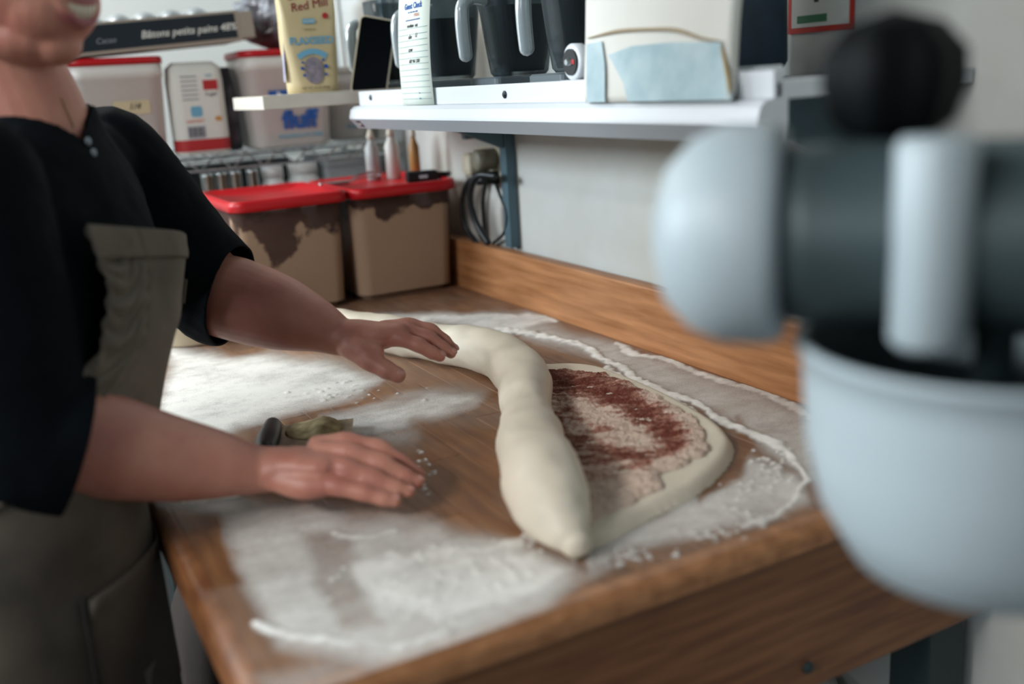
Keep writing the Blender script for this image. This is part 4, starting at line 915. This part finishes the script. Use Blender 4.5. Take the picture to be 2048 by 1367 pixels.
top = evaluated(top, [('SOLIDIFY', dict(thickness=.003, offset=-1))])
tp = obj('navy_top', top, NAVY, person, True)
TBV = bvh(top)
for x, y in ((163, 262), (173, 284), (184, 307)):
    h_ = hit(TBV, x, y, .001)
    if h_ is None: continue
    n_ = h_[1] if h_[1]@RB[:, 2] < 0 else -h_[1]
    obj('button', xform(lathe([(.0001, -.001), (.0045, -.001), (.005, .001), (.004, .0022), (.0001, .0015)], 14), frame(h_[0]+n_*.001, np.cross(Z_, n_), Z_)), mat('grey_button', '6f7a82', .3), person, True)
nk = [hit(BB, *q, .0012) for q in ((122, 196), (130, 215), (138, 234), (146, 254))]; nk = [q[0] for q in nk if q is not None]
if len(nk) > 2: obj('necklace', tube(nk, [.0007]*len(nk), 6), mat('gold_chain', '8f7550', .35, metal=1), person, True)
# apron: skirt with bib
APR = mat('grey_canvas', '7a7063', .9, col2='4f4941', vscale=7, bump=.5, bscale=700)
def apron_grid(zs, thl, thr, offs, nth=60, ripple=0.):
    V = []; F = []
    for i, z in enumerate(zs):
        a_, b_ = thl(z), thr(z)
        for j in range(nth+1):
            q = j/nth; th = a_+(b_-a_)*q; edge = math.exp(-q*9)+.6*math.exp(-(1-q)*9)
            off = offs(z, q)+ripple*edge*math.sin(z*150+q*9)*.5+.004*float(mnoise.noise(Vector((th*2, z*7, 3))))
            V.append(tpt(th, z, off))
    for i in range(len(zs)-1):
        for j in range(nth): k = i*(nth+1)+j; F.append((k, k+1, k+nth+2, k+nth+1))
    return V, F
rad_ = math.radians
thl = lambda z: rad_(np.interp(z, [.99, 1.03, 1.08, 1.13, 1.19, 1.25], [-75, -62, -47, -36, -34, -38])); thr = lambda z: rad_(np.interp(z, [.99, 1.25], [80, 62]))
BO = lambda z: np.interp(z, [1.0, 1.1, 1.2, 1.26], [0, .004, .014, .026])
def bib_grid(t0, t1, nt_, q0, q1, nq, extra, ripple=0.):
    V = []; F = []
    for i in range(nt_+1):
        t = t0+(t1-t0)*i/nt_
        for j in range(nq+1):
            q = q0+(q1-q0)*j/nq; z = 1.0+(np.interp(q, [0, .3, .75, 1], [.258, .235, .200, .19]))*t; a_, b_ = thl(z), thr(z); th = a_+(b_-a_)*q
            off = extra+BO(z)+ripple*float(np.interp(q, [0, .17, .2], [1, .8, 0]))*(math.sin(z*330+6*math.sin(q*25))+.6*math.sin(z*190))*.5+.006*float(mnoise.noise(Vector((th*2.5, z*5, 3))))-.0025*math.exp(-((q-.185)/.012)**2)
            V.append(tpt(th, z, off))
    for i in range(nt_):
        for j in range(nq): k = i*(nq+1)+j; F.append((k, k+1, k+nq+2, k+nq+1))
    return V, F
V, F = bib_grid(0, 1, 80, 0, 1, 90, .014, .007)
ap = obj('apron_bib', evaluated(me_from(V, F), [('SOLIDIFY', dict(thickness=.0025, offset=0))]), APR, person, True)
def cloth(name, g, parent, th=.003): return obj(name, evaluated(me_from(*g), [('SOLIDIFY', dict(thickness=th, offset=0))]), APR, parent, True)
cloth('bib_hem', bib_grid(.865, 1.005, 8, 0, 1, 70, .0168), ap)
cloth('strap_tab', bib_grid(.60, .74, 6, .60, .74, 12, .0185), ap)
cloth('strap', bib_grid(.0, .60, 16, .64, .72, 10, .0172), ap)
def sk_off(z, q): return .016+.035*np.clip((.9-z)/.4, 0, 1)+.006*math.sin(q*22+z*4)*np.clip((1.0-z)/.2, 0, 1)
ZS = np.linspace(.38, 1.005, 70)
V = []; F = []; nth = 80
for z in ZS:
    for j in range(nth+1):
        q = j/nth; th = rad_(-125+250*q); zz_ = max(z, .62); p = tpt(th, zz_, sk_off(z, q)+.003*float(mnoise.noise(Vector((th*3, z*9, 1))))); p[2] = z
        if z < .93: p[0] = min(p[0], TX0-.006)
        elif z < .99: p[0] = min(p[0], TX0-.006+(z-.93)*2.)
        V.append(p)
for i in range(len(ZS)-1):
    for j in range(nth): k = i*(nth+1)+j; F.append((k, k+1, k+nth+2, k+nth+1))
sk = obj('apron_skirt', evaluated(me_from(V, F), [('SOLIDIFY', dict(thickness=.003, offset=0))]), APR, person, True)
def skp(th, z, off):
    p = tpt(rad_(th), max(z, .62), off); p[2] = z; p[0] = min(p[0], TX0-.003); return p
V = [skp(th, z, .024+.02*np.clip((.9-z)/.4, 0, 1)+(.004 if z > .86 else 0)) for z in np.linspace(.70, .88, 16) for th in np.linspace(-28, 32, 20)]
F = [(i*20+j, i*20+j+1, (i+1)*20+j+1, (i+1)*20+j) for i in range(15) for j in range(19)]
pkt = obj('apron_pocket', evaluated(me_from(V, F), [('SOLIDIFY', dict(thickness=.003, offset=0))]), APR, sk, True)
obj('pocket_seam', tube([skp(-29, z, .026+.02*np.clip((.9-z)/.4, 0, 1)) for z in np.linspace(.66, .885, 12)], [.0022]*12, 8), mat('dark_seam', '1c1a18', .9), sk, True)
c0 = skp(-12, .745, .034); c1 = skp(-6, .745, .034); obj('fabric_label', evaluated(me_from([c0-Z_*.016, c1-Z_*.016, c1+Z_*.016, c0+Z_*.016], [(0, 1, 2, 3)]), [('SOLIDIFY', dict(thickness=.002, offset=0))]), mat('label_cloth', '8d8478', .9), sk)
# trousers and shoes
tr_m = fuse([tube([leg(s)[0]+Z_*.1, leg(s)[0], leg(s)[1], (leg(s)[1]+leg(s)[2])/2, leg(s)[2]-Z_*.01], [.104, .106, .086, .078, .07], 22, up=tuple(N_), round_ends=False) for s in (-1, 1)]+[torso(.004, .63, .85)], .008, 4)
obj('trousers', tr_m, mat('black_trousers', '101214', .9), person, True)
for s in (-1, 1):
    a_ = leg(s)[2]; obj('shoe', tube([a_-N_*.05+Z_*(-.055), a_+N_*.05+Z_*(-.056), a_+N_*.15+Z_*(-.062), a_+N_*.18+Z_*(-.066)], [(.042, .044), (.046, .043), (.045, .037), (.036, .033)], 20), BLACK, person, True)

# ------------------------------------------------------------------ under the table
vv, ff = rbox([(.3, .2, .03, 0), (.34, .24, .05, .03), (.35, .25, .06, .3), (.33, .23, .06, .52), (.28, .12, .04, .60), (.27, .03, .01, .66)], 8); vv = np.array(vv); vv[:, 0] += vnoise(vv, 12, 1)*.012; vv[:, 1] += vnoise(vv, 12, 2)*.012
tag(obj('flour_sack', (vv, ff), mat('brown_kraft_paper', '2a1e17', .75, var=.2, vscale=10, bump=.6, bscale=14), None, True), 'brown paper flour sack standing on the floor under the table', 'sack').location = (.335, 1.62, 0)
pl = thing('floor_pail', 'white lidded pail on the floor below the table end', 'pail', (.915, 1.02, 0))
obj('body', lathe([(.0001, 0), (.095, 0), (.1, .01), (.112, .44), (.118, .442), (.118, .46)], 36), WPLAST, pl, True); obj('lid', lathe([(.121, .455), (.121, .472), (.112, .478), (.105, .474), (.0001, .476)], 36), WPLAST, pl, True)

# ------------------------------------------------------------------ mixer in the foreground
ENAM = mat('pale_blue_grey_enamel', 'a5b0b4', .45); ENAD = mat('dark_cast_metal_in_shade', '3d4a4c', .5, metal=.2)
MD = .60
cap = pd(1425, 470, MD+.03); colp = pd(2120, 560, MD-.03)
bowlc = pd(1990, 690, MD)                  # centre of the bowl rim
mx_ = thing('planetary_mixer', 'pale grey enamel floor mixer with black knob beside the table', 'mixer', (bowlc[0]+.30, bowlc[1]-.10, 0)); mo = np.array(mx_.location)
def mo_(p): return np.asarray(p, float)-mo
hd = colp-cap; hd[2] = 0; hd /= np.linalg.norm(hd); hz = cap[2]
colx = cap+hd*.42; colx[2] = 0
side = np.cross(Z_, hd)
fr = lambda o_: frame(mo_(o_), hd, Z_)      # local x along the head, y up
# rounded front cover: axis along -hd
def along(prof, o_, n=36, sx=1., sz=1.):    # lathe about the head axis; profile (r, t along hd)
    return loft([[mo_(o_)+hd*t+side*r*sx*math.cos(a)+Z_*r*sz*math.sin(a) for a in np.linspace(0, 2*math.pi, n, endpoint=False)] for r, t in prof])
cr = .068
obj('front_cover', along([(.0005, -.036), (cr*.35, -.034), (cr*.65, -.027), (cr*.88, -.012), (cr, .008), (cr, .034), (cr*.95, .044), (.0005, .046)], cap, 40, .95, 1.), ENAM, mx_, True)
obj('head_housing', along([(.0005, .0465), (.054, .0465), (.055, .06), (.055, .30), (.075, .34), (.09, .42), (.08, .50), (.0005, .53)], cap+Z_*.0, 36), ENAD, mx_, True)  # dark grey paint also carries the shade on the head's unlit side
kb = pd(1784, 152, MD-.01); kt = kb.copy()
obj('knob_stem', lathe([(.016, hz+.045-kb[2]), (.016, -.0345)], 18, tuple(mo_(kb))), ENAD, mx_, True)
nl = 7; prof = [(.024, -.034), (.034, -.026), (.040, -.004), (.039, .014), (.026, .030), (.0005, .038)]
obj('knob', loft([[mo_(kb)+np.array([r*(1+.06*math.cos(nl*a))*math.cos(a), r*(1+.06*math.cos(nl*a))*math.sin(a), z]) for a in np.linspace(0, 2*math.pi, 56, endpoint=False)] for r, z in prof]), mat('matte_black_knob', '040708', .65, spec=.15), mx_, True)
rod = pd(1865, 480, MD-.06)
obj('lift_rod', lathe([(.0005, .055), (.018, .055), (.021, .05), (.021, -.055), (.017, -.06), (.0005, -.06)], 26, tuple(mo_(rod))), ENAM, mx_, True)
obj('rod_bracket', box(*(mo_(rod)+np.array([-.012, .0, -.03])), *(mo_(rod)+np.array([.012, .07, -.01])), .003), ENAD, mx_)
# bowl: hangs below the head on two arms
BR = .113
po = [(.0005, -.155), (.05, -.153), (.080, -.136), (.100, -.10), (.109, -.06), (BR-.002, -.02), (BR, 0), (BR+.004, .002), (BR+.003, .006), (BR-.003, .005)]
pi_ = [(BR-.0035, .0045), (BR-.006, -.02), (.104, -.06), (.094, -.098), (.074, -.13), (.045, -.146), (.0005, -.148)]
bw = obj('bowl', lathe(po, 48, tuple(mo_(bowlc)), caps=False), ENAM, mx_, True); obj('bowl_shade_lining', lathe(pi_, 48, tuple(mo_(bowlc)), caps=False), mat('shaded_steel_lining', '30393b', .45, metal=.4), bw, True)  # inner surface coloured dark to stand in for shade under the head
pl_ = bowlc.copy(); pl_[2] = hz-.05
obj('planetary_shaft', lathe([(.03, hz-.045-bowlc[2]), (.03, .06), (.012, .05), (.012, -.08), (.0005, -.082)], 20, tuple(mo_(bowlc))), ENAD, mx_, True)
obj('column', rbox([(.22, .20, .05, .06), (.20, .18, .06, .5), (.17, .15, .06, hz-.02), (.15, .14, .06, hz+.07)], 8), ENAM, mx_, True).location = tuple(mo_(colx))
obj('bowl_arm', tube([mo_(bowlc+np.array([0, -BR-.008, -.03])), mo_(colx+np.array([0, -.06, bowlc[2]-.03]))], [.012, .014], 14, smooth=False), ENAM, mx_, True)
obj('bowl_arm', tube([mo_(bowlc+np.array([.06, BR-.012, -.03])), mo_(colx+np.array([0, .06, bowlc[2]-.03]))], [.012, .014], 14, smooth=False), ENAM, mx_, True)
obj('base', box(-.20, -.18, 0, .14, .16, .06, .015), ENAM, mx_).location = tuple(mo_(colx))
